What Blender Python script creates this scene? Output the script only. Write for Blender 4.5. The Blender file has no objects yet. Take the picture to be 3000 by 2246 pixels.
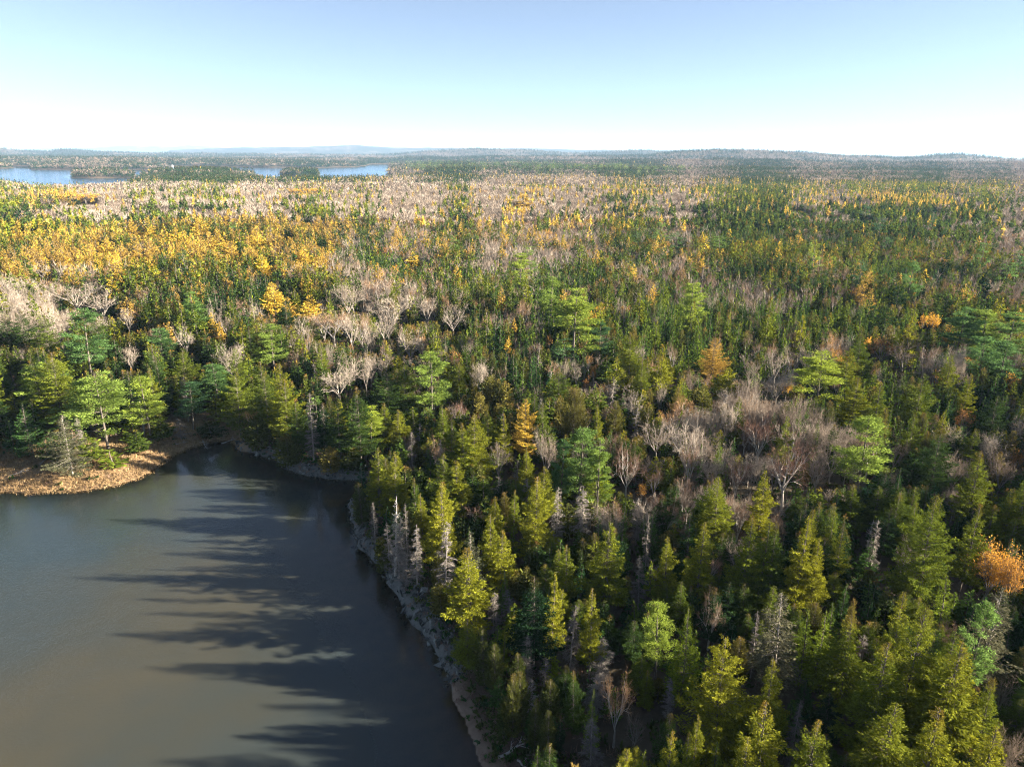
import bpy, math, numpy as np
from mathutils import Matrix, Vector
sc = bpy.context.scene
COL = sc.collection
rad = math.radians
# ------------------------------------------------------------------ camera
CAMZ = 60.0
PITCH, ROLL, FPX, CX, CY = rad(17.85), rad(0.497), 2080.0, 1500.0, 1123.0
r0 = np.array([1., 0, 0]); u0 = np.array([0, math.sin(PITCH), math.cos(PITCH)]); fw = np.array([0, math.cos(PITCH), -math.sin(PITCH)])
rt = r0 * math.cos(ROLL) + u0 * math.sin(ROLL); up = u0 * math.cos(ROLL) - r0 * math.sin(ROLL)
cd = bpy.data.cameras.new('camera'); cam = bpy.data.objects.new('camera', cd); COL.objects.link(cam)
m = Matrix([[rt[i], up[i], -fw[i], (0, 0, CAMZ)[i]] for i in range(3)] + [[0, 0, 0, 1]])
cam.matrix_world = m
cd.sensor_fit = 'HORIZONTAL'; cd.sensor_width = 36; cd.lens = 36 * FPX / 3000; cd.clip_start = 1; cd.clip_end = 150000
sc.camera = cam
# ------------------------------------------------------------------ sun, sky, exposure
SUN_EL, SUN_BACK = 17.0, 2.0          # elevation; degrees behind the camera's right hand
el, bk = rad(SUN_EL), rad(SUN_BACK)
tosun = Vector((math.cos(el) * math.cos(bk), -math.cos(el) * math.sin(bk), math.sin(el)))
sd = bpy.data.lights.new('sun', 'SUN'); sd.energy = 5.0; sd.angle = rad(0.8); sd.color = (1.0, 0.88, 0.70)
so = bpy.data.objects.new('sun', sd); COL.objects.link(so)
so.rotation_euler = tosun.to_track_quat('Z', 'Y').to_euler()
w = bpy.data.worlds.new('World'); sc.world = w; w.use_nodes = True
nt = w.node_tree; nt.nodes.clear()
sk = nt.nodes.new('ShaderNodeTexSky'); sk.sky_type = 'NISHITA'; sk.sun_disc = False
sk.sun_elevation = el; sk.sun_rotation = rad(90 + SUN_BACK); sk.air_density = 0.62; sk.dust_density = 0.0; sk.ozone_density = 1.8; sk.altitude = 60
bg = nt.nodes.new('ShaderNodeBackground'); bg.inputs[1].default_value = 0.05
ow = nt.nodes.new('ShaderNodeOutputWorld')
wt = nt.nodes.new('ShaderNodeMix'); wt.data_type = 'RGBA'; wt.blend_type = 'MULTIPLY'; wt.inputs[0].default_value = 1; wt.inputs[7].default_value = (.80, .985, 1.12, 1)
nt.links.new(sk.outputs[0], wt.inputs[6]); hs = nt.nodes.new('ShaderNodeHueSaturation'); hs.inputs['Saturation'].default_value = .70; hs.inputs['Value'].default_value = .53; nt.links.new(wt.outputs[2], hs.inputs['Color']); nt.links.new(hs.outputs[0], bg.inputs[0]); nt.links.new(bg.outputs[0], ow.inputs[0])
sc.view_settings.view_transform = 'Standard'; sc.view_settings.look = 'None'; sc.view_settings.gamma = 1
sc.view_settings.exposure = 2.78
sc.cycles.max_bounces = 6; sc.cycles.diffuse_bounces = 2; sc.cycles.glossy_bounces = 2; sc.cycles.transmission_bounces = 2
sc.cycles.transparent_max_bounces = 8; sc.cycles.volume_bounces = 0
sc.cycles.use_denoising = True; sc.cycles.denoising_prefilter = 'NONE'; sc.cycles.denoising_input_passes = 'RGB_ALBEDO_NORMAL'; sc.cycles.pixel_filter_type = 'BLACKMAN_HARRIS'; sc.cycles.filter_width = 1.1
HAZE = 4.2e-5

# ------------------------------------------------------------------ picture <-> ground
def unproj(px, py, z=0.0):
    d = rt * (px - CX) / FPX + up * (CY - py) / FPX + fw
    t = (z - CAMZ) / min(d[2], -1e-5)
    return np.array([d[0] * t, d[1] * t])
def proj(x, y, z):
    P = np.stack([x, y, np.asarray(z) - CAMZ], -1)
    dz = np.maximum(P @ fw, 1e-3)
    return CX + FPX * (P @ rt) / dz, CY - FPX * (P @ up) / dz, dz

# ------------------------------------------------------------------ noise helpers
def vnoise(x, y, seed):
    xi, yi = np.floor(x), np.floor(y); fx, fy = x - xi, y - yi
    fx = fx * fx * (3 - 2 * fx); fy = fy * fy * (3 - 2 * fy)
    def h(a, b):
        v = np.sin(a * 127.1 + b * 311.7 + seed * 74.7) * 43758.5453
        return v - np.floor(v)
    return (h(xi, yi) * (1 - fx) + h(xi + 1, yi) * fx) * (1 - fy) + (h(xi, yi + 1) * (1 - fx) + h(xi + 1, yi + 1) * fx) * fy
def fbm(x, y, seed, o=4):
    s = 0; a = 0.5; t = 0
    for k in range(o):
        s = s + a * vnoise(x * 2 ** k, y * 2 ** k, seed + k); t += a; a *= 0.5
    return s / t

# ------------------------------------------------------------------ shorelines
near_px = [(-150,1452),(0,1436),(100,1444),(160,1440),(250,1437),(340,1422),(400,1402),(440,1382),(470,1356),(505,1332),(560,1308),(630,1292),(690,1285),
 (694,1300),(700,1316),(755,1330),(800,1342),(830,1366),(880,1388),(950,1402),(1030,1402),(1088,1404),(1075,1425),(1036,1455),(1022,1480),(1028,1509),(1040,1552),(1051,1603),
 (1084,1632),(1102,1650),(1131,1675),(1138,1719),(1167,1755),(1211,1824),(1265,1896),(1287,1936),(1310,1985),(1338,2050),(1362,2120),(1385,2180),(1412,2246),(1440,2310),(1480,2420)]
NEAR = [tuple(unproj(*p)) for p in near_px] + [(6, 20), (2, -40), (-20, -300), (-900, -500), (-900, 60), (-300, 130), (-160, 124)]
far_px = [(-420,494),(38,494),(42,487),(86,487),(90,497),(300,498),(480,499),(492,489),(560,488),(700,490),(790,491),(930,492),(1055,489),(1085,481),(1142,481),(1146,500),(1132,507),(1146,514),
 (1140,536),(1000,540),(900,542),(785,544),(765,520),(700,513),(560,511),(440,511),(405,522),(392,556),(190,572),(80,556),(0,545),(-420,540)]
FAR = [tuple(unproj(*p)) for p in far_px]
isl = [[(204,521),(270,523),(345,521),(400,522),(402,515),(330,512),(212,512)], [(812,517),(880,519),(942,517),(934,511),(830,511)]]
ISL = [[tuple(unproj(*p)) for p in q] for q in isl]
W2 = [tuple(unproj(*p)) for p in [(490,452),(645,451.5),(650,453.5),(500,454)]]
W3 = [tuple(unproj(*p)) for p in [(1690,461),(1745,460.5),(1740,463.5),(1688,464)]]
def sdist(x, y, poly):
    """signed distance, positive inside the polygon"""
    x = np.asarray(x, float); y = np.asarray(y, float)
    best = np.full(x.shape, 1e18); ins = np.zeros(x.shape, bool); n = len(poly)
    for i in range(n):
        ax, ay = poly[i]; bx, by = poly[(i + 1) % n]
        ex, ey = bx - ax, by - ay
        t = np.clip(((x - ax) * ex + (y - ay) * ey) / (ex * ex + ey * ey + 1e-12), 0, 1)
        d = (x - ax - t * ex) ** 2 + (y - ay - t * ey) ** 2
        best = np.minimum(best, d)
        c = ((ay > y) != (by > y)) & (x < ex * (y - ay) / (ey if abs(ey) > 1e-9 else 1e-9) + ax)
        ins ^= c
    return np.where(ins, 1, -1) * np.sqrt(best)
def shore(x, y):
    """distance inland (+) or out on the water (-)"""
    wob = (fbm(x * 0.35, y * 0.35, 5, 3) - 0.5) * 1.6
    n = sdist(x, y, NEAR) + wob
    wf = (fbm(x * 0.012, y * 0.012, 9, 3) - 0.5) * 50
    f = sdist(x, y, FAR) + wf
    for q in ISL: f = np.minimum(f, -(sdist(x, y, q) + wf * 0.3))
    g = np.maximum(sdist(x, y, W2), sdist(x, y, W3))
    return -np.maximum(np.maximum(n, f), g), -n
# how rocky the near shore is (1 rock ledge, 0 gentle beach)
ROCKPTS = [(unproj(px, py), r) for px, py, r in [(720,1322,5),(800,1345,6),(880,1390,8),(950,1400,8),(1010,1402,5),(1030,1490,7),(1035,1540,7),(1055,1605,7),(1110,1655,7),(1138,1710,7),(1180,1780,7),(1230,1850,7),(1275,1920,6)]]
GRASSPTS = [(unproj(px, py), r) for px, py, r in [(-100,1440,30),(0,1420,20),(100,1425,18),(200,1425,18),(300,1410,16),(380,1380,16),(450,1340,14),(520,1310,12),(600,1285,10),(660,1275,8)]]
def rocky(x, y):
    v = np.zeros(np.shape(x))
    for (p, r) in ROCKPTS: v = np.maximum(v, np.exp(-((x - p[0]) ** 2 + (y - p[1]) ** 2) / (r * r)))
    return v
def grassy(x, y):
    v = np.zeros(np.shape(x))
    for (p, r) in GRASSPTS: v = np.maximum(v, np.exp(-((x - p[0]) ** 2 + (y - p[1]) ** 2) / (r * r)))
    return v
RIDGES = [  # distance, width, crest line in the picture
 (24000, .10, [(-200,440),(50,438),(150,434),(220,436),(300,432),(350,429),(380,428),(420,432),(470,431),(500,432),(550,428),(600,431),(680,434),(720,432),(800,436),(1000,441),(1200,441),(1700,447),(2060,441),(2120,440),(2180,446),(2280,450),(2310,445),(2350,443),(2385,447),(2420,454),(2650,458),(2690,454),(2750,457),(3000,468),(3300,470)]),
 (13000, .12, [(-200,455),(480,449),(500,440),(560,438),(640,434),(740,434),(850,433),(1000,430),(1050,427),(1090,431),(1150,434),(1250,436),(1320,434),(1450,437),(1560,436),(1700,441),(1900,443),(2400,450),(2430,453),(2600,455),(2700,460),(3000,468),(3300,470)]),
 (7500, .13, [(-200,428),(0,433),(60,440),(140,441),(190,435),(260,440),(420,447),(1100,452),(1300,441),(1400,437),(1520,440),(1650,447),(1760,447),(1850,441),(1900,442),(2000,447),(3000,470),(3300,470)]),
 (5000, .13, [(-200,470),(1900,455),(2000,443),(2080,441),(2200,441),(2290,446),(2380,450),(2480,458),(2560,458),(2620,463),(2680,459),(2740,453),(2800,452),(2860,456),(2930,463),(3000,466),(3300,474)]),
 (3200, .12, [(-200,480),(0,474),(150,462),(300,460),(450,462),(560,464),(1000,475),(1500,475),(1800,470),(2100,466),(2500,476),(2900,474),(3300,476)])]
def terrain(x, y, full=False):
    s, ns = shore(x, y)
    d = np.hypot(x, y); az = np.arctan2(x, np.maximum(y, 1e-3))
    rk = rocky(x, y)
    big = 2.5 + 7 * fbm(x * 0.006, y * 0.006, 21, 3) * np.clip(d / 500, 0.15, 1.5)
    near = np.where(s < 6, np.maximum(s, 0), 6)
    prof = rk * (2.3 * (1 - np.exp(-near / 1.3))) + (1 - rk) * (0.16 * near + .08)
    inland = np.clip((s - 3) / (40 + np.clip(d - 900, 0, 4000) * .09), 0, 1)
    h = prof + inland * big + rk * (fbm(x * 1.3, y * 1.3, 3, 3) - .5) * 1.1 * np.clip(near, 0, 1)
    h = h + np.clip((s - 60) / 500, 0, 1) * (6 * fbm(x * .0025, y * .0025, 31, 3) + 9 * (fbm(x * .007, y * .007, 33, 3) - .45) * np.clip(s / 900, 0, 1))
    # far ridges
    ppx = proj(x * 1.0, y, np.full(np.shape(x), 0.0))[0]
    front = (y > 1500)
    for D, wd, line in RIDGES:
        xs = [p[0] for p in line]; ys = [p[1] for p in line]
        py = np.interp(ppx, xs, ys)
        py = py + (fbm(ppx * .02 + D, ppx * 0, 41, 4) - .5) * 4
        hor = 453 + (ppx - 1500) * 0.00867
        dd = np.hypot(x, y) * np.cos(az)
        top = CAMZ - (py - hor) / FPX * D / math.cos(PITCH) ** 1 * 1.0
        wgt = np.exp(-(np.log(np.maximum(dd, 1) / D) / wd) ** 2)
        rh = (top - 10) * wgt
        h = np.where(front & (s > 0), h + (np.maximum(h, h * (1 - wgt) + np.maximum(top - 9, 0) * wgt) - h) * np.clip(s / 350, 0, 1), h)
    h = np.where(s > 0, h, -0.12 - np.minimum(-s * 0.13, 3.0) - rk * np.minimum(-s * .5, 1.2))
    h = np.where((s > 0) & (h < 0.06), 0.06, h)
    return (h, s, ns, rk) if full else h

# ------------------------------------------------------------------ mesh helpers
def make_mesh(name, V, F, mats, M=None, attrs=None, smooth=False):
    me = bpy.data.meshes.new(name)
    V = np.ascontiguousarray(V, np.float32); F = np.ascontiguousarray(F, np.int32)
    k = F.shape[1]
    me.vertices.add(len(V)); me.vertices.foreach_set('co', V.ravel())
    me.loops.add(F.size); me.loops.foreach_set('vertex_index', F.ravel())
    me.polygons.add(len(F)); me.polygons.foreach_set('loop_start', np.arange(0, F.size, k, dtype=np.int32))
    try: me.polygons.foreach_set('loop_total', np.full(len(F), k, np.int32))
    except Exception: pass
    for mt in mats: me.materials.append(mt)
    if M is not None: me.polygons.foreach_set('material_index', np.ascontiguousarray(M, np.int32))
    me.polygons.foreach_set('use_smooth', np.full(len(F), smooth, bool))
    for n, a in (attrs or {}).items():
        at = me.attributes.new(n, 'FLOAT', 'POINT'); at.data.foreach_set('value', np.ascontiguousarray(a, np.float32))
    me.update(calc_edges=True)
    return me
def link(name, data, parent=None, loc=None):
    o = bpy.data.objects.new(name, data); COL.objects.link(o)
    if parent is not None: o.parent = parent
    if loc is not None: o.location = loc
    return o
def tag(o, label=None, cat=None, group=None, kind=None):
    if label: o['label'] = label
    if cat: o['category'] = cat
    if group: o['group'] = group
    if kind: o['kind'] = kind
    return o
def up_facing(V, F):
    n = np.cross(V[F[:, 1]] - V[F[:, 0]], V[F[:, 2]] - V[F[:, 0]])[:, 2]
    return np.where((n < 0)[:, None], F[:, ::-1], F)
class Acc:
    def __init__(s): s.V = []; s.F = []; s.M = []; s.n = 0
    def add(s, V, F, m):
        if len(F) == 0: return
        s.V.append(V); s.F.append(F + s.n); s.M.append(np.full(len(F), m)); s.n += len(V)
    def get(s):
        return np.concatenate(s.V), np.concatenate(s.F), np.concatenate(s.M)
def unit(a): return a / (np.linalg.norm(a, axis=-1, keepdims=True) + 1e-9)
def kites(P, D, L, Wd, rng, flat=0.5):
    """leaf sprays: base P, direction D, length L, width Wd -> 2 triangles each"""
    n = len(P); D = unit(D)
    up_ = np.tile([0, 0, 1.0], (n, 1)) * flat + rng.normal(0, 1, (n, 3)) * (1 - flat)
    S = unit(np.cross(D, up_)); N = np.cross(S, D)
    L = np.broadcast_to(L, (n,))[:, None]; Wd = np.broadcast_to(Wd, (n,))[:, None]
    a = P; b = P + D * L * .45 + S * Wd * .5 - N * Wd * .12; c = P + D * L; d = P + D * L * .45 - S * Wd * .5 - N * Wd * .12
    V = np.stack([a, b, c, d], 1).reshape(-1, 3); i = np.arange(n)[:, None] * 4
    F = np.concatenate([i + [0, 1, 2], i + [0, 2, 3]], 0)
    return V, F
def twigs(A, B, wd, rng):
    n = len(A); D = unit(B - A); S = unit(np.cross(D, rng.normal(0, 1, (n, 3)))) * np.broadcast_to(wd, (n,))[:, None] * .5
    V = np.stack([A - S, A + S, B], 1).reshape(-1, 3)
    return V, np.arange(3 * n).reshape(-1, 3)
def sticks(A, B, ra, rb, k=3):
    n = len(A); D = unit(B - A); ref = np.where(np.abs(D[:, 2:3]) > .9, [[1., 0, 0]], [[0, 0, 1.]])
    S = unit(np.cross(D, ref)); T = np.cross(D, S)
    ra = np.broadcast_to(ra, (n,))[:, None, None]; rb = np.broadcast_to(rb, (n,))[:, None, None]
    an = np.arange(k) * 2 * math.pi / k
    ring = S[:, None] * np.cos(an)[None, :, None] + T[:, None] * np.sin(an)[None, :, None]
    V = np.concatenate([A[:, None] + ring * ra, B[:, None] + ring * rb], 1).reshape(-1, 3)
    i = np.arange(n)[:, None] * 2 * k; F = []
    for j in range(k):
        j2 = (j + 1) % k
        F.append(i + [j, j2, k + j2]); F.append(i + [j, k + j2, k + j])
    return V, np.concatenate(F, 0)
def trunk_pts(H, lean, rng, n=7, bend=.15):
    t = np.linspace(0, 1, n)
    ph = rng.uniform(0, 6.28, 2)
    x = lean[0] * t * H + bend * np.sin(t * 3 + ph[0]) - bend * math.sin(ph[0]); y = lean[1] * t * H + bend * np.sin(t * 2.5 + ph[1]) - bend * math.sin(ph[1])
    return np.stack([x, y, t * H], 1)
def trunk_mesh(P, r_, top=.04, k=6, p=0.9):
    t = np.linspace(0, 1, len(P)); R = r_ * (1 - t) ** p + top
    return sticks(P[:-1], P[1:], R[:-1], R[1:], k)
def on_trunk(P, z):
    return np.stack([np.interp(z, P[:, 2], P[:, 0]), np.interp(z, P[:, 2], P[:, 1]), z], -1)

# ------------------------------------------------------------------ tree shapes. each returns (trunkV,trunkF), (crownV,crownF,crownM)  M: 0 leaves, 1 wood
def conifer(rng, H, R, q, kind):
    grey = kind == 'grey'; kind = 'spruce' if grey else kind; q = q * .55 if grey else q
    base = {'spruce': .16, 'fir': .06, 'cedar': .04, 'larch': .2, 'dead': .12}[kind] * rng.uniform(.7, 1.5)
    P = trunk_pts(H, rng.normal(0, .012, 2), rng)
    zb = base * H; Lc = H - zb
    dens = {'spruce': 19, 'fir': 18, 'cedar': 24, 'larch': 16, 'dead': 17}[kind]
    nb = int(Lc * dens * q ** .35 * (0.5 + 0.5 * min(R, 2.5) / 2))
    nb = max(nb, 9)
    t = (np.arange(nb) + rng.uniform(0, 1, nb)) / nb; t = t ** (1.15 if kind != 'cedar' else 1.0)
    z = zb + t * Lc
    az = rng.uniform(0, 2 * math.pi, nb)
    prof = {'spruce': lambda t: (1 - t) ** .92 * (.66 + .38 * np.minimum(1, t * 5)) + .05, 'fir': lambda t: (1 - t) ** 1.0 + .04,
            'cedar': lambda t: (1 - t) ** .62 * (.75 + .25 * np.minimum(1, t * 4)) + .03, 'larch': lambda t: (1 - t) ** .8 * (.5 + .5 * np.minimum(1, t * 4)) + .05,
            'dead': lambda t: (1 - t) ** .8 * (.5 + .5 * np.minimum(1, t * 3)) + .04}[kind](t)
    ph = rng.uniform(0, 6.28, 4)
    lob = 1 + .20 * np.sin(az * 2 + z * 1.1 + ph[0]) + .17 * np.sin(az * 3 - z * 2.3 + ph[1]) + .12 * np.sin(z * 4.1 + ph[2])
    if kind == 'cedar': lob = 1 + (lob - 1) * .5
    if kind == 'fir': lob = 1 + (lob - 1) * .6
    r = R * prof * lob * rng.uniform(.72, 1.12, nb)
    # gaps
    keep = (np.sin(az * 2 + z * .9 + ph[3]) + rng.uniform(-.3, 1.6, nb)) > (-.15 if kind in ('spruce', 'larch', 'dead') else -.9)
    z, az, r, t = z[keep], az[keep], r[keep], t[keep]; nb = len(z)
    out = np.stack([np.cos(az), np.sin(az), np.zeros(nb)], 1); side = np.stack([-np.sin(az), np.cos(az), np.zeros(nb)], 1)
    slope = {'spruce': -.18 + .55 * t, 'fir': .0 + .5 * t, 'cedar': .55 + .5 * t, 'larch': .02 + .5 * t, 'dead': -.38 + .5 * t}[kind] + rng.normal(0, .09, nb)
    curl = {'spruce': .20, 'fir': .12, 'cedar': .35, 'larch': .15, 'dead': .08}[kind]
    B0 = on_trunk(P, z)
    def bp(i, s): return B0[i] + out[i] * (r[i] * s)[:, None] + np.array([0, 0, 1.]) * (r[i] * (slope[i] * s + curl * s * s))[:, None]
    A = Acc(); al = np.arange(nb)
    if kind == 'dead':
        mid = bp(al, np.full(nb, .5)); tip = bp(al, np.ones(nb))
        V, F = sticks(B0, mid, .035 / math.sqrt(q), .022 / math.sqrt(q)); A.add(V, F, 1)
        V, F = twigs(mid, tip, .05 / math.sqrt(q), rng); A.add(V, F, 1)
        nt_ = np.maximum(3, (r * 30 * q)).astype(int); idx = np.repeat(al, nt_); s = rng.uniform(.2, 1, len(idx))
        p = bp(idx, s); sg = rng.choice([-1, 1], len(idx))[:, None]
        d = side[idx] * sg * rng.uniform(.3, 1, (len(idx), 1)) + out[idx] * .6 + rng.normal(0, .25, (len(idx), 3)) + np.array([0, 0, -.35])
        V, F = twigs(p, p + unit(d) * (rng.uniform(.25, .75, (len(idx), 1)) * (1.15 - s[:, None] * .5)), .042 / math.sqrt(q), rng); A.add(V, F, 1)
    else:
        per = {'spruce': 15, 'fir': 13, 'cedar': 13, 'larch': 15}[kind] * (2.7 if q > .5 else 1)
        ns = np.maximum(2, r * per * q ** .5 + 2 * q).astype(int); idx = np.repeat(al, ns)
        szf = 1.0 if q > .5 else min((float(np.sum(r * per + 2)) / q ** .35 / len(idx)) ** .42, 3.0)
        s = rng.uniform(.03, 1, len(idx)) ** .72
        p = bp(idx, s); sg = rng.choice([-1, 1], len(idx)) * rng.uniform(.1, 1, len(idx))
        fan = r[idx] * .33 * (1.15 - s) + .06
        p = p + side[idx] * (sg * fan)[:, None] + rng.normal(0, .05, p.shape)
        d = side[idx] * (sg * 1.0)[:, None] + out[idx] * .9 + rng.normal(0, .28, p.shape)
        d[:, 2] += {'spruce': rng.uniform(-.45, .35, len(idx)), 'fir': rng.uniform(-.1, .5, len(idx)), 'cedar': rng.uniform(.2, 1.4, len(idx)), 'larch': rng.uniform(-.5, .4, len(idx))}[kind]
        sz = {'spruce': .40, 'fir': .34, 'cedar': .34, 'larch': .32}[kind] * szf * (.64 if q > .5 else 1)
        L = sz * rng.uniform(.6, 1.3, len(idx)) * np.clip(.45 + r[idx] / R, .45, 1.15)
        V, F = kites(p, d, L * (1.12 if q > .5 else 1), L * {'spruce': .55, 'fir': .5, 'cedar': .6, 'larch': .6}[kind] * (.72 if q > .5 else 1), rng, .55); A.add(V, F, 0)
        nl = 6; zz = H - rng.uniform(0, .09, nl) * H
        V, F = kites(on_trunk(P, np.minimum(zz, H * .985)), rng.normal(0, .35, (nl, 3)) + [0, 0, 1], sz * 1.1, sz * .45, rng, .2); A.add(V, F, 0)
        if q > .5:
            V, F = sticks(B0, bp(al, np.full(nb, .7)), .03, .012); A.add(V, F, 1)
    V, F, M = A.get()
    return trunk_mesh(P, .011 * H + .02, .02, k=6 if q > .3 else 3), (V, F, M)

def pine(rng, H, R, q, kind='pine'):
    P = trunk_pts(H, rng.normal(0, .02, 2), rng, 9, .25)
    n = int(34 * min(1, .4 + .6 * q)); t = np.sort(np.round(rng.uniform(0, 1, n) * 9) / 9 * .93 + rng.uniform(0, .05, n)); z = H * (.24 + .75 * t)
    az = np.arange(n) * 2.4 + rng.normal(0, .6, n)
    r = R * (1 - t) ** .62 * (.75 + .25 * np.minimum(1, t * 3)) * rng.uniform(.6, 1.2, n) + .3
    out = np.stack([np.cos(az), np.sin(az), np.zeros(n)], 1); side = np.stack([-np.sin(az), np.cos(az), np.zeros(n)], 1)
    slope = .05 + .55 * t + rng.normal(0, .1, n)
    B0 = on_trunk(P, z)
    def bp(i, s): return B0[i] + out[i] * (r[i] * s)[:, None] + np.array([0, 0, 1.]) * (r[i] * (slope[i] * s + .22 * s * s))[:, None]
    A = Acc(); al = np.arange(n)
    a = bp(al, np.full(n, .5)); V, F = sticks(B0, a, .07, .045); A.add(V, F, 1); V, F = sticks(a, bp(al, np.ones(n) * .95), .045, .015); A.add(V, F, 1)
    nc = np.maximum(2, (r * 3.0 * min(1, .4 + q))).astype(int); ci = np.repeat(al, nc); s = rng.uniform(.32, 1.03, len(ci))
    C = bp(ci, s) + side[ci] * (rng.normal(0, .24, len(ci)) * r[ci] * (1.2 - s * .6))[:, None] + [0, 0, .12]
    m_ = max(4, int(46 * q)); C2 = np.repeat(C, m_, 0); o2 = np.repeat(out[ci], m_, 0)
    off = rng.normal(0, 1, C2.shape) * [.42, .42, .09]
    d = off * [.8, .8, .4] + o2 * .8 + [0, 0, .38] + rng.normal(0, .22, C2.shape)
    L = .36 / q ** .4 * rng.uniform(.6, 1.25, len(C2))
    V, F = kites(C2 + off, d, L, L * .42, rng, .3); A.add(V, F, 0)
    # a few bare lower limbs
    nd = 5; zz = H * rng.uniform(.15, .45, nd); B = on_trunk(P, zz); dd = rng.normal(0, 1, (nd, 3)); dd[:, 2] = .15
    V, F = twigs(B, B + unit(dd) * R * rng.uniform(.3, .8, (nd, 1)), .10, rng); A.add(V, F, 1)
    V, F, M = A.get()
    return trunk_mesh(P, .016 * H, k=7 if q > .3 else 3), (V, F, M)

def hardwood(rng, H, R, q, kind):
    """bare, birch, autumn"""
    tr = rng.uniform(.22, .4)
    P = trunk_pts(H * tr, rng.normal(0, .05, 2), rng, 4, .1)
    A = Acc()
    S = P[-1:]; D = np.array([[0, 0, 1.]]); L = np.array([H * .34]); W_ = np.array([.013 * H])
    cnt = {True: [6, 4, 4, 5, 4], False: [5, 4, 4, 4, 2]}[q > .5]
    if q < .2: cnt = [5, 4, 4, 3, 0]
    if q < .06: cnt = [5, 4, 4, 0]
    segs = []
    spread = [.62, .55, .6, .7, .8]
    fork0 = rng.uniform(.5, .8)
    for lv, c in enumerate(cnt):
        if c == 0: break
        i = np.repeat(np.arange(len(S)), c)
        u = rng.uniform(.35, 1.0, len(i)) if lv else np.linspace(-.3, .05, c)
        st = S[i] + D[i] * (L[i] * (u if lv else u))[:, None]
        if lv == 0: st = S[i] + np.array([[0, 0, 1.]]) * (u * H * .3)[:, None]
        nd = D[i] + rng.normal(0, 1, (len(i), 3)) * spread[lv] * .75 + [0, 0, .22 if lv < 3 else .05]
        if lv == 0:
            aa = np.arange(c) * 6.283 / c + rng.uniform(0, .9, c); nd = np.stack([np.cos(aa) * fork0, np.sin(aa) * fork0, np.ones(c)], 1)
        nd = unit(nd); ln = L[i] * rng.uniform(.5, .85, len(i)) if lv else H * .38 * rng.uniform(.75, 1.1, len(i))
        en = st + nd * ln[:, None]
        segs.append((st, en, W_[i]))
        S, D, L, W_ = st, nd, ln, W_[i] * .5
    ends = np.concatenate([e for _, e, _ in segs[-2:]])
    ends_l = segs[-1][1]
    for lv, (a, b, wd) in enumerate(segs):
        if lv < 2 or (lv < 3 and q > .5): V, F = sticks(a, b, np.maximum(wd, .022), np.maximum(wd * .4, .012)); A.add(V, F, 1)
        else:
            w0 = {3: .05, 4: .036, 2: .06}[lv] if q > .5 else {2: .07, 3: .055, 4: .05}[lv]
            if q < .2: w0 = .09
            if q < .06: w0 = .15
            V, F = twigs(a, b, w0, rng); A.add(V, F, 0 if lv >= len(segs) - 2 else 1)
    if kind == 'autumn':
        n = max(20, int(2600 * q)); p = ends_l[rng.integers(0, len(ends_l), n)] + rng.normal(0, .28, (n, 3)); L_ = .26 / q ** .42 * rng.uniform(.6, 1.3, n)
        V, F = kites(p, rng.normal(0, 1, (n, 3)), L_, L_ * .8, rng, .2); A.add(V, F, 2)
    V, F, M = A.get()
    # fit crown to H, R
    sx = R / max(np.percentile(np.hypot(V[:, 0], V[:, 1]), 96), .1); k = H / np.percentile(V[:, 2], 99.5)
    V = V * [sx, sx, k]; P = P * [sx, sx, k]
    return trunk_mesh(P, .014 * H, .008 * H, k=6 if q > .3 else 3), (V, F, M)

def snag(rng, H, R, q, kind='snag'):
    P = trunk_pts(H, (rng.normal(-.03, .02), rng.normal(0, .02)), rng, 9, .3)
    A = Acc(); n = 60; z = H * rng.uniform(.12, .97, n); B = on_trunk(P, z); az = rng.uniform(0, 6.28, n)
    l = R * rng.uniform(.12, .9, n) * (1.1 - z / H * .7)
    d = np.stack([np.cos(az), np.sin(az), rng.normal(.0, .25, n)], 1); mid = B + d * (l * .6)[:, None]; e = mid + (unit(d + [0, 0, .7]) * (l * .5)[:, None])
    V, F = sticks(B, mid, .07, .045, 4); A.add(V, F, 1); V, F = sticks(mid, e, .045, .015, 4); A.add(V, F, 1)
    m_ = 120; i = rng.integers(0, n, m_); st = B[i] + (e[i] - B[i]) * rng.uniform(.3, 1, (m_, 1)); V, F = twigs(st, st + rng.normal(0, .4, (m_, 3)), .04, rng); A.add(V, F, 1)
    V, F, M = A.get()
    return trunk_mesh(P, .02 * H + .05, .05, 7), (V, F, M)

SHAPES = {'grey': conifer, 'spruce': conifer, 'fir': conifer, 'cedar': conifer, 'larch': conifer, 'dead': conifer, 'pine': pine, 'bare': hardwood, 'birch': hardwood, 'autumn': hardwood, 'snag': snag}
NOM = {'grey': (13, 2.5), 'spruce': (14, 2.5), 'fir': (8, 1.45), 'cedar': (10, 1.9), 'larch': (13, 2.1), 'dead': (11, 1.7), 'pine': (18, 3.9), 'bare': (11, 3.2), 'birch': (10, 2.2), 'autumn': (9, 2.6), 'snag': (12, 2.2)}
RNG_H = {'grey': (10, 13), 'spruce': (9, 16), 'fir': (4.5, 10), 'cedar': (6.5, 11.5), 'larch': (10, 15), 'dead': (7, 13), 'pine': (14, 20), 'bare': (8.5, 13), 'birch': (7.5, 11.5), 'autumn': (6, 9.5), 'snag': (8, 12)}
KINDS = ['spruce', 'fir', 'cedar', 'pine', 'larch', 'bare', 'birch', 'dead', 'autumn']
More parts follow.
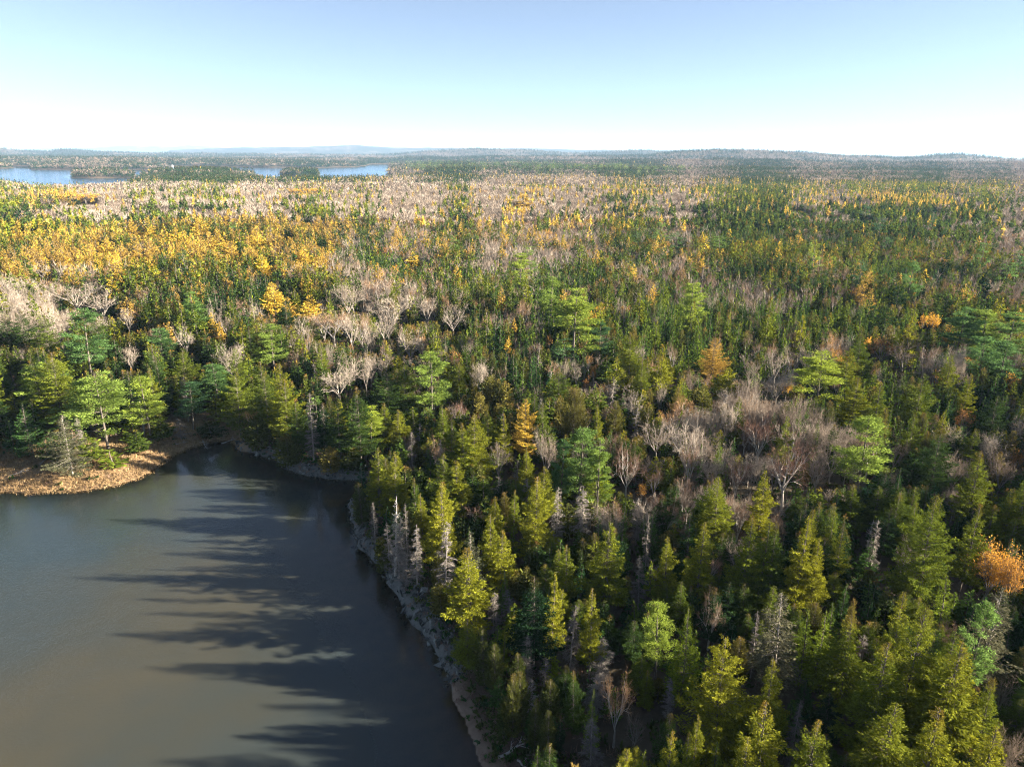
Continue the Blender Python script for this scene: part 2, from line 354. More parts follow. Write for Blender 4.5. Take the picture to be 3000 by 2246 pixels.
def tiny(rng, H, R, n, kind):
    """small far trees: a handful of ragged sprays"""
    ph = rng.uniform(0, 6.28)
    if kind in ('bare', 'birch', 'autumn'):
        m_ = int(n * 1.8); az = rng.uniform(0, 6.28, m_); k = rng.uniform(0, 1, m_) ** .5
        P = np.stack([np.cos(az) * R * .35 * k, np.sin(az) * R * .35 * k, H * rng.uniform(.35, .68, m_)], 1)
        dz = rng.uniform(.15, 1.5, m_)
        D = unit(np.stack([np.cos(az), np.sin(az), dz], 1)) * 1.0; L_ = R * rng.uniform(.75, 1.25, m_)
        wd = (.30 if n > 12 else .8) if kind != 'autumn' else 1.2
        V, F = kites(P, D, L_, wd * rng.uniform(.6, 1.3, m_), rng, .0)
        M = np.full(len(F), 2 if kind == 'autumn' else 0)
    elif kind == 'pine':
        az = rng.uniform(0, 6.28, n); z = H * (.35 + .62 * (np.arange(n) + .5) / n); r = R * (1.15 - .75 * (z / H) ** 2)
        D = np.stack([np.cos(az), np.sin(az), np.full(n, .25)], 1)
        P = np.stack([np.cos(az) * r * .15, np.sin(az) * r * .15, z], 1)
        V, F = kites(P, D, r, r * .7, rng, .75); M = np.zeros(len(F))
    else:
        R = R * 1.25; n = n + 2; t = (np.arange(n) + rng.uniform(0, 1, n)) / n; z = H * (.12 + .86 * t); r = R * (1 - t) ** .75 * rng.uniform(.7, 1.25, n) + R * .12
        az = np.arange(n) * 2.4 + ph; D = np.stack([np.cos(az), np.sin(az), np.full(n, -.35 if kind != 'cedar' else .5)], 1)
        P = np.stack([np.cos(az) * -.1, np.sin(az) * -.1, z + r * .3], 1)
        V, F = kites(P, D, r * 1.1, np.maximum(r * .85, H / n * 1.3), rng, .3)
        V2, F2 = kites(np.array([[0, 0, H * .78]]), np.array([[0, 0, 1.]]), H * .2, R * .32, rng, 0); M = np.zeros(len(F) + len(F2))
        F = np.concatenate([F, F2 + len(V)]); V = np.concatenate([V, V2])
        if kind == 'dead': M[:] = 1
    return (np.zeros((0, 3)), np.zeros((0, 3), int)), (V, F, M.astype(int))

# ------------------------------------------------------------------ materials
def new_mat(name):
    mt = bpy.data.materials.new(name); mt.use_nodes = True; mt.node_tree.nodes.clear(); return mt, mt.node_tree
def N(nt, typ, **kw):
    n = nt.nodes.new(typ)
    for k, v in kw.items(): setattr(n, k, v)
    return n
def mixc(nt, fac, a, b, mode='MIX'):
    n = nt.nodes.new('ShaderNodeMix'); n.data_type = 'RGBA'; n.blend_type = mode
    for sck, v in ((n.inputs[0], fac), (n.inputs[6], a), (n.inputs[7], b)):
        if isinstance(v, (int, float)): sck.default_value = v
        elif isinstance(v, tuple): sck.default_value = (*v[:3], 1)
        else: nt.links.new(v, sck)
    return n.outputs[2]
def math_(nt, op, a, b=None, clamp=False):
    n = nt.nodes.new('ShaderNodeMath'); n.operation = op; n.use_clamp = clamp
    for sck, v in ((n.inputs[0], a), (n.inputs[1], b)):
        if v is None: continue
        if isinstance(v, (int, float)): sck.default_value = v
        else: nt.links.new(v, sck)
    return n.outputs[0]
def ramp(nt, fac, stops, interp='LINEAR'):
    n = nt.nodes.new('ShaderNodeValToRGB'); cr = n.color_ramp; cr.interpolation = interp
    while len(cr.elements) < len(stops): cr.elements.new(0.5)
    for e, (p, c) in zip(cr.elements, stops): e.position = p; e.color = (*c, 1)
    nt.links.new(fac, n.inputs[0]); return n.outputs[0]
def attr(nt, name):
    n = nt.nodes.new('ShaderNodeAttribute'); n.attribute_name = name; return n.outputs['Fac']
def noise(nt, scale, detail=3, vec=None, rough=.55):
    n = nt.nodes.new('ShaderNodeTexNoise'); n.inputs['Scale'].default_value = scale; n.inputs['Detail'].default_value = detail; n.inputs['Roughness'].default_value = rough
    if vec is None:
        g = nt.nodes.new('ShaderNodeNewGeometry'); vec = g.outputs['Position']
    nt.links.new(vec, n.inputs['Vector']); return n.outputs['Fac']
def tint_value(nt):
    oi = nt.nodes.new('ShaderNodeObjectInfo'); sep = nt.nodes.new('ShaderNodeSeparateColor'); nt.links.new(oi.outputs['Color'], sep.inputs[0])
    return math_(nt, 'ADD', attr(nt, 'tint'), sep.outputs[0])
def foliage(name, stops, tip=None, trans=.3, tipc=.86, tamt=1.0):
    mt, nt = new_mat(name)
    t = tint_value(nt); c = ramp(nt, t, stops)
    n = noise(nt, 1.3, 3); g = math_(nt, 'MULTIPLY_ADD', n, 1.5); nt.nodes[-1].inputs[2].default_value = .25
    c = mixc(nt, 1.0, c, g, 'MULTIPLY')
    gi = nt.nodes.new('ShaderNodeNewGeometry'); ri = math_(nt, 'MULTIPLY_ADD', gi.outputs['Random Per Island'], .7); nt.nodes[-1].inputs[2].default_value = .65
    c = mixc(nt, 1.0, c, ri, 'MULTIPLY')
    if tip:
        hf = attr(nt, 'hf'); k = math_(nt, 'MULTIPLY', math_(nt, 'SUBTRACT', hf, tipc), 6.0, True)
        per = math_(nt, 'FRACT', math_(nt, 'MULTIPLY', t, 7.31)); k = math_(nt, 'MULTIPLY', k, math_(nt, 'MULTIPLY', per, tamt), True)
        k = math_(nt, 'MULTIPLY', k, math_(nt, 'MULTIPLY', n, 1.7), True)
        c = mixc(nt, k, c, tip)
    d = nt.nodes.new('ShaderNodeBsdfDiffuse'); tr = nt.nodes.new('ShaderNodeBsdfTranslucent'); mx = nt.nodes.new('ShaderNodeMixShader'); o = nt.nodes.new('ShaderNodeOutputMaterial')
    nt.links.new(c, d.inputs[0]); nt.links.new(c, tr.inputs[0]); mx.inputs[0].default_value = trans
    nt.links.new(d.outputs[0], mx.inputs[1]); nt.links.new(tr.outputs[0], mx.inputs[2]); nt.links.new(mx.outputs[0], o.inputs[0])
    return mt
def bark(name, a, b, sc_=4.0):
    mt, nt = new_mat(name); c = mixc(nt, math_(nt, 'MULTIPLY_ADD', noise(nt, sc_, 4), 2.0), a, b)
    for n in nt.nodes:
        if n.type == 'MATH': n.inputs[2].default_value = -.5; n.use_clamp = True
    d = nt.nodes.new('ShaderNodeBsdfDiffuse'); o = nt.nodes.new('ShaderNodeOutputMaterial'); nt.links.new(c, d.inputs[0]); nt.links.new(d.outputs[0], o.inputs[0]); return mt
LEAF = {'grey': foliage('lichened_needles', [(0, (.05, .06, .035)), (.5, (.085, .09, .05)), (1, (.13, .125, .075))]), 
 'spruce': foliage('spruce_needles', [(0, (.011, .032, .015)), (.4, (.046, .080, .018)), (.75, (.118, .150, .018)), (1, (.215, .218, .020))], (.24, .12, .035)),
 'fir': foliage('fir_needles', [(0, (.018, .055, .024)), (.5, (.060, .118, .024)), (1, (.165, .215, .020))], (.14, .12, .03), tamt=.5),
 'cedar': foliage('cedar_sprays', [(0, (.040, .062, .018)), (.5, (.092, .102, .024)), (1, (.17, .145, .035))], (.18, .11, .035)),
 'pine': foliage('pine_needles', [(0, (.035, .085, .045)), (.5, (.10, .185, .055)), (1, (.26, .32, .045))], trans=.42),
 'larch': foliage('larch_needles', [(0, (.26, .18, .07)), (.5, (.42, .28, .06)), (1, (.58, .42, .06))], trans=.35),
 'bare': foliage('pale_twigs', [(0, (.14, .105, .085)), (.45, (.26, .212, .172)), (1, (.42, .36, .30))], trans=.15),
 'birch': foliage('russet_twigs', [(0, (.15, .09, .07)), (.5, (.24, .165, .12)), (.85, (.34, .22, .13)), (1, (.42, .24, .09))], trans=.1),
 'autumn': foliage('autumn_leaves', [(0, (.30, .155, .06)), (.5, (.50, .27, .05)), (1, (.62, .38, .05))], trans=.35),
 'dead': foliage('dead_twigs', [(0, (.13, .115, .105)), (1, (.25, .225, .20))], trans=.0)}
LEAF['snag'] = LEAF['dead']
LEAF['autumn_twigs'] = LEAF['birch']
B_CON = bark('conifer_bark', (.06, .05, .04), (.17, .15, .13))
B_PALE = bark('pale_bark', (.15, .13, .11), (.34, .31, .28))
B_WHITE = bark('weathered_wood', (.24, .22, .20), (.48, .45, .41))
WOOD = {'grey': B_PALE, 'spruce': B_CON, 'fir': B_CON, 'cedar': B_CON, 'pine': B_CON, 'larch': B_CON, 'bare': B_PALE, 'birch': B_WHITE, 'dead': B_PALE, 'autumn': B_PALE, 'snag': B_WHITE}
def mats_of(kind):
    if kind == 'autumn': return [LEAF['birch'], WOOD[kind], LEAF['autumn']]
    if kind in ('dead', 'snag'): return [LEAF['dead'], LEAF['dead'] if kind == 'dead' else WOOD[kind], WOOD[kind]]
    return [LEAF[kind], WOOD[kind], WOOD[kind]]

# ------------------------------------------------------------------ what grows where (picture zones of tree tops, 3000 x 2246)
KI = {k: i for i, k in enumerate(KINDS)}
def mixv(**kw):
    v = np.zeros(len(KINDS))
    for k, a in kw.items(): v[KI[k]] = a
    return v / v.sum()
BASE = [(2300, mixv(spruce=.64, fir=.14, cedar=.11, bare=.03, dead=.03, birch=.03, pine=.004)),
        (1250, mixv(spruce=.56, fir=.16, cedar=.13, bare=.05, dead=.03, birch=.04, pine=.004)),
        (1050, mixv(spruce=.36, fir=.30, cedar=.16, bare=.06, birch=.05, dead=.03, larch=.01, pine=.004, autumn=.01)),
        (800, mixv(spruce=.25, fir=.42, cedar=.14, bare=.07, birch=.07, larch=.02, pine=.004, autumn=.015, dead=.01)),
        (640, mixv(spruce=.26, fir=.36, cedar=.10, bare=.12, birch=.08, larch=.05, autumn=.02, pine=.004)),
        (560, mixv(spruce=.32, fir=.16, cedar=.08, bare=.30, birch=.09, larch=.04, autumn=.02)),
        (520, mixv(spruce=.36, fir=.10, bare=.40, birch=.08, larch=.03, autumn=.02)),
        (495, mixv(spruce=.62, fir=.05, bare=.25, birch=.04, larch=.02, autumn=.02)),
        (470, mixv(spruce=.78, bare=.18, autumn=.02, birch=.02)), (440, mixv(spruce=.93, bare=.07))]
ZONES = [  # polygon, mix, strength
 ([(-300,536),(400,528),(1000,528),(1500,526),(1560,560),(1480,640),(1050,660),(620,665),(120,640),(-300,640)], mixv(bare=.80, birch=.08, spruce=.06, autumn=.03, larch=.03), .93),
 ([(-300,520),(70,525),(160,560),(150,650),(-300,660)], mixv(spruce=.65, bare=.3, larch=.05), .9),
 ([(60,560),(210,560),(215,580),(60,585)], mixv(larch=.6, bare=.4), .8), ([(200,568),(300,568),(300,588),(200,590)], mixv(larch=.9, bare=.1), .95),
 ([(840,545),(935,540),(935,568),(840,575)], mixv(larch=.8, bare=.2), .9),
 ([(190,615),(420,600),(640,640),(520,665),(200,660)], mixv(spruce=.8, bare=.2), .7),
 ([(-300,650),(140,655),(640,640),(1000,650),(1010,760),(960,800),(600,800),(120,800),(-300,820)], mixv(larch=.50, spruce=.27, fir=.07, bare=.08, birch=.08), .96),
 ([(-300,640),(200,660),(640,640),(660,660),(330,680),(-300,665)], mixv(spruce=.5, bare=.3, larch=.2), .6),
 ([(120,790),(960,790),(1060,860),(1000,930),(560,960),(300,900),(120,860)], mixv(birch=.28, bare=.17, spruce=.25, fir=.2, larch=.10), .9),
 ([(-300,810),(120,810),(310,850),(330,930),(240,990),(-300,960)], mixv(bare=.92, birch=.03, spruce=.05), .95),
 ([(-300,960),(240,990),(340,930),(600,960),(900,1080),(1000,1350),(-300,1450)], mixv(spruce=.62, pine=.1, fir=.12, bare=.08, dead=.05, birch=.03), .9),
 ([(900,770),(1080,740),(1180,820),(1370,850),(1380,930),(1300,1060),(1100,1090),(930,1060),(880,930)], mixv(bare=.58, birch=.14, fir=.16, spruce=.12), .95),
 ([(1380,700),(1500,690),(1650,740),(1640,820),(1520,840),(1390,800)], mixv(bare=.62, fir=.28, birch=.1), .85),
 ([(1000,640),(1500,620),(1900,640),(1880,760),(1450,700),(1000,760)], mixv(fir=.40, spruce=.15, bare=.2, birch=.16, larch=.05, autumn=.04), .8),
 ([(1150,760),(1400,800),(1900,840),(2450,800),(2450,960),(2100,1000),(1500,1000),(1330,960)], mixv(fir=.60, spruce=.13, cedar=.14, bare=.04, birch=.06, autumn=.02, pine=.004), .9),
 ([(1550,560),(2200,560),(3300,570),(3300,620),(2200,610),(1550,620)], mixv(bare=.62, birch=.15, spruce=.12, larch=.06, autumn=.05), .85),
 ([(1500,512),(1900,520),(3300,530),(3300,565),(1500,565)], mixv(larch=.13, spruce=.34, bare=.38, autumn=.07, birch=.08), .85),
 ([(2560,560),(2780,560),(2780,600),(2560,605)], mixv(larch=.45, bare=.35, autumn=.1, spruce=.1), .8),
 ([(1480,555),(1570,555),(1580,615),(1480,620)], mixv(larch=.5, spruce=.3, bare=.2), .7),
 ([(1900,610),(2800,620),(2900,700),(2300,720),(1850,690)], mixv(fir=.40, spruce=.24, bare=.24, birch=.12), .85),
 ([(2700,650),(3300,600),(3300,920),(2850,860),(2700,740)], mixv(bare=.55, spruce=.2, fir=.15, birch=.1), .85),
 ([(2560,720),(2900,730),(2880,780),(2560,760)], mixv(birch=.4, autumn=.2, fir=.4), .8),
 ([(1700,760),(2000,780),(2400,840),(2420,890),(2100,900),(1800,850)], mixv(bare=.30, fir=.3, spruce=.2, birch=.1, cedar=.1), .7),
 ([(2120,1000),(2480,980),(2520,1090),(2240,1230),(2120,1150)], mixv(bare=.75, birch=.1, spruce=.15), .9),
 ([(2080,1190),(2700,1260),(3300,1150),(3300,1480),(2800,1500),(2400,1500),(2080,1480)], mixv(bare=.42, birch=.08, spruce=.36, fir=.14), .85),
 ([(1140,478),(1640,482),(2000,500),(2000,512),(1500,510),(1140,512)], mixv(spruce=.9, pine=.04, bare=.06), .95),
 ([(1950,461),(3600,464),(3600,535),(2000,522)], mixv(bare=.68, spruce=.18, autumn=.07, birch=.07), 1.1),
 ([(1500,460),(3300,466),(3300,474),(1500,472)], mixv(bare=.45, spruce=.55), .6),
 ([(500,470),(1150,465),(1150,484),(500,486)], mixv(spruce=.5, bare=.5), .7),
 ([(-300,477),(1160,472),(1160,498),(-300,500)], mixv(spruce=.72, bare=.24, birch=.04), .95), ([(190,498),(780,498),(790,530),(190,532)], mixv(spruce=.88, bare=.12), .95), ([(800,495),(1000,495),(1500,505),(1500,530),(800,530)], mixv(spruce=.78, larch=.06, bare=.16), .9), ([(-300,458),(1200,458),(1200,470),(-300,474)], mixv(spruce=.62, bare=.35, autumn=.03), .9),
]
def inpoly(px, py, poly): return sdist(px, py, poly) > 0
def zone_weights(px, py, x, y):
    n = len(px); W = np.zeros((n, len(KINDS)))
    ys = [b[0] for b in BASE][::-1]; vs = np.array([b[1] for b in BASE])[::-1]
    for j in range(len(KINDS)): W[:, j] = np.interp(py, ys, vs[:, j])
    jx = px + (fbm(x * .02, y * .02, 71) - .5) * 260; jy = py + (fbm(x * .02, y * .02, 77) - .5) * np.clip((py - 440) * .28, 3, 90)
    for poly, mv, st in ZONES:
        st = st * (.88 if mv[KI['larch']] < .7 else .6)
        i = inpoly(jx, jy, poly); st = min(st, .97); W[i] = W[i] * (1 - st) + mv * st
    # natural patchiness: stands of leafless trees against stands of conifers
    sc_ = np.clip(np.hypot(x, y) / 600, .6, 6)
    pt = np.clip((fbm(x * .022 / sc_, y * .014 / sc_, 91, 3) - .5) * 7, -1.8, 1.6)
    f = np.ones((n, len(KINDS)))
    for k in ('bare', 'birch'): f[:, KI[k]] = np.exp(pt * np.clip((900 - py) / 300, .35, 1))
    for k in ('spruce', 'fir', 'cedar'): f[:, KI[k]] = np.exp(-pt * .7)
    p2 = np.clip((fbm(x * .03, y * .03, 101, 2) - .5) * 5, -1.2, 1.2); f[:, KI['fir']] *= np.exp(p2); f[:, KI['spruce']] *= np.exp(-p2); 
    f[:, KI['bare']] *= np.interp(py, [500, 600, 720, 850, 1000], [1.1, .95, .6, .6, .75]); f[:, KI['autumn']] *= .5; f[:, KI['fir']] *= np.interp(py, [520, 620, 1000, 1200], [1, 1.5, 1.5, 1]); W = W * f; return W / W.sum(1, keepdims=True)

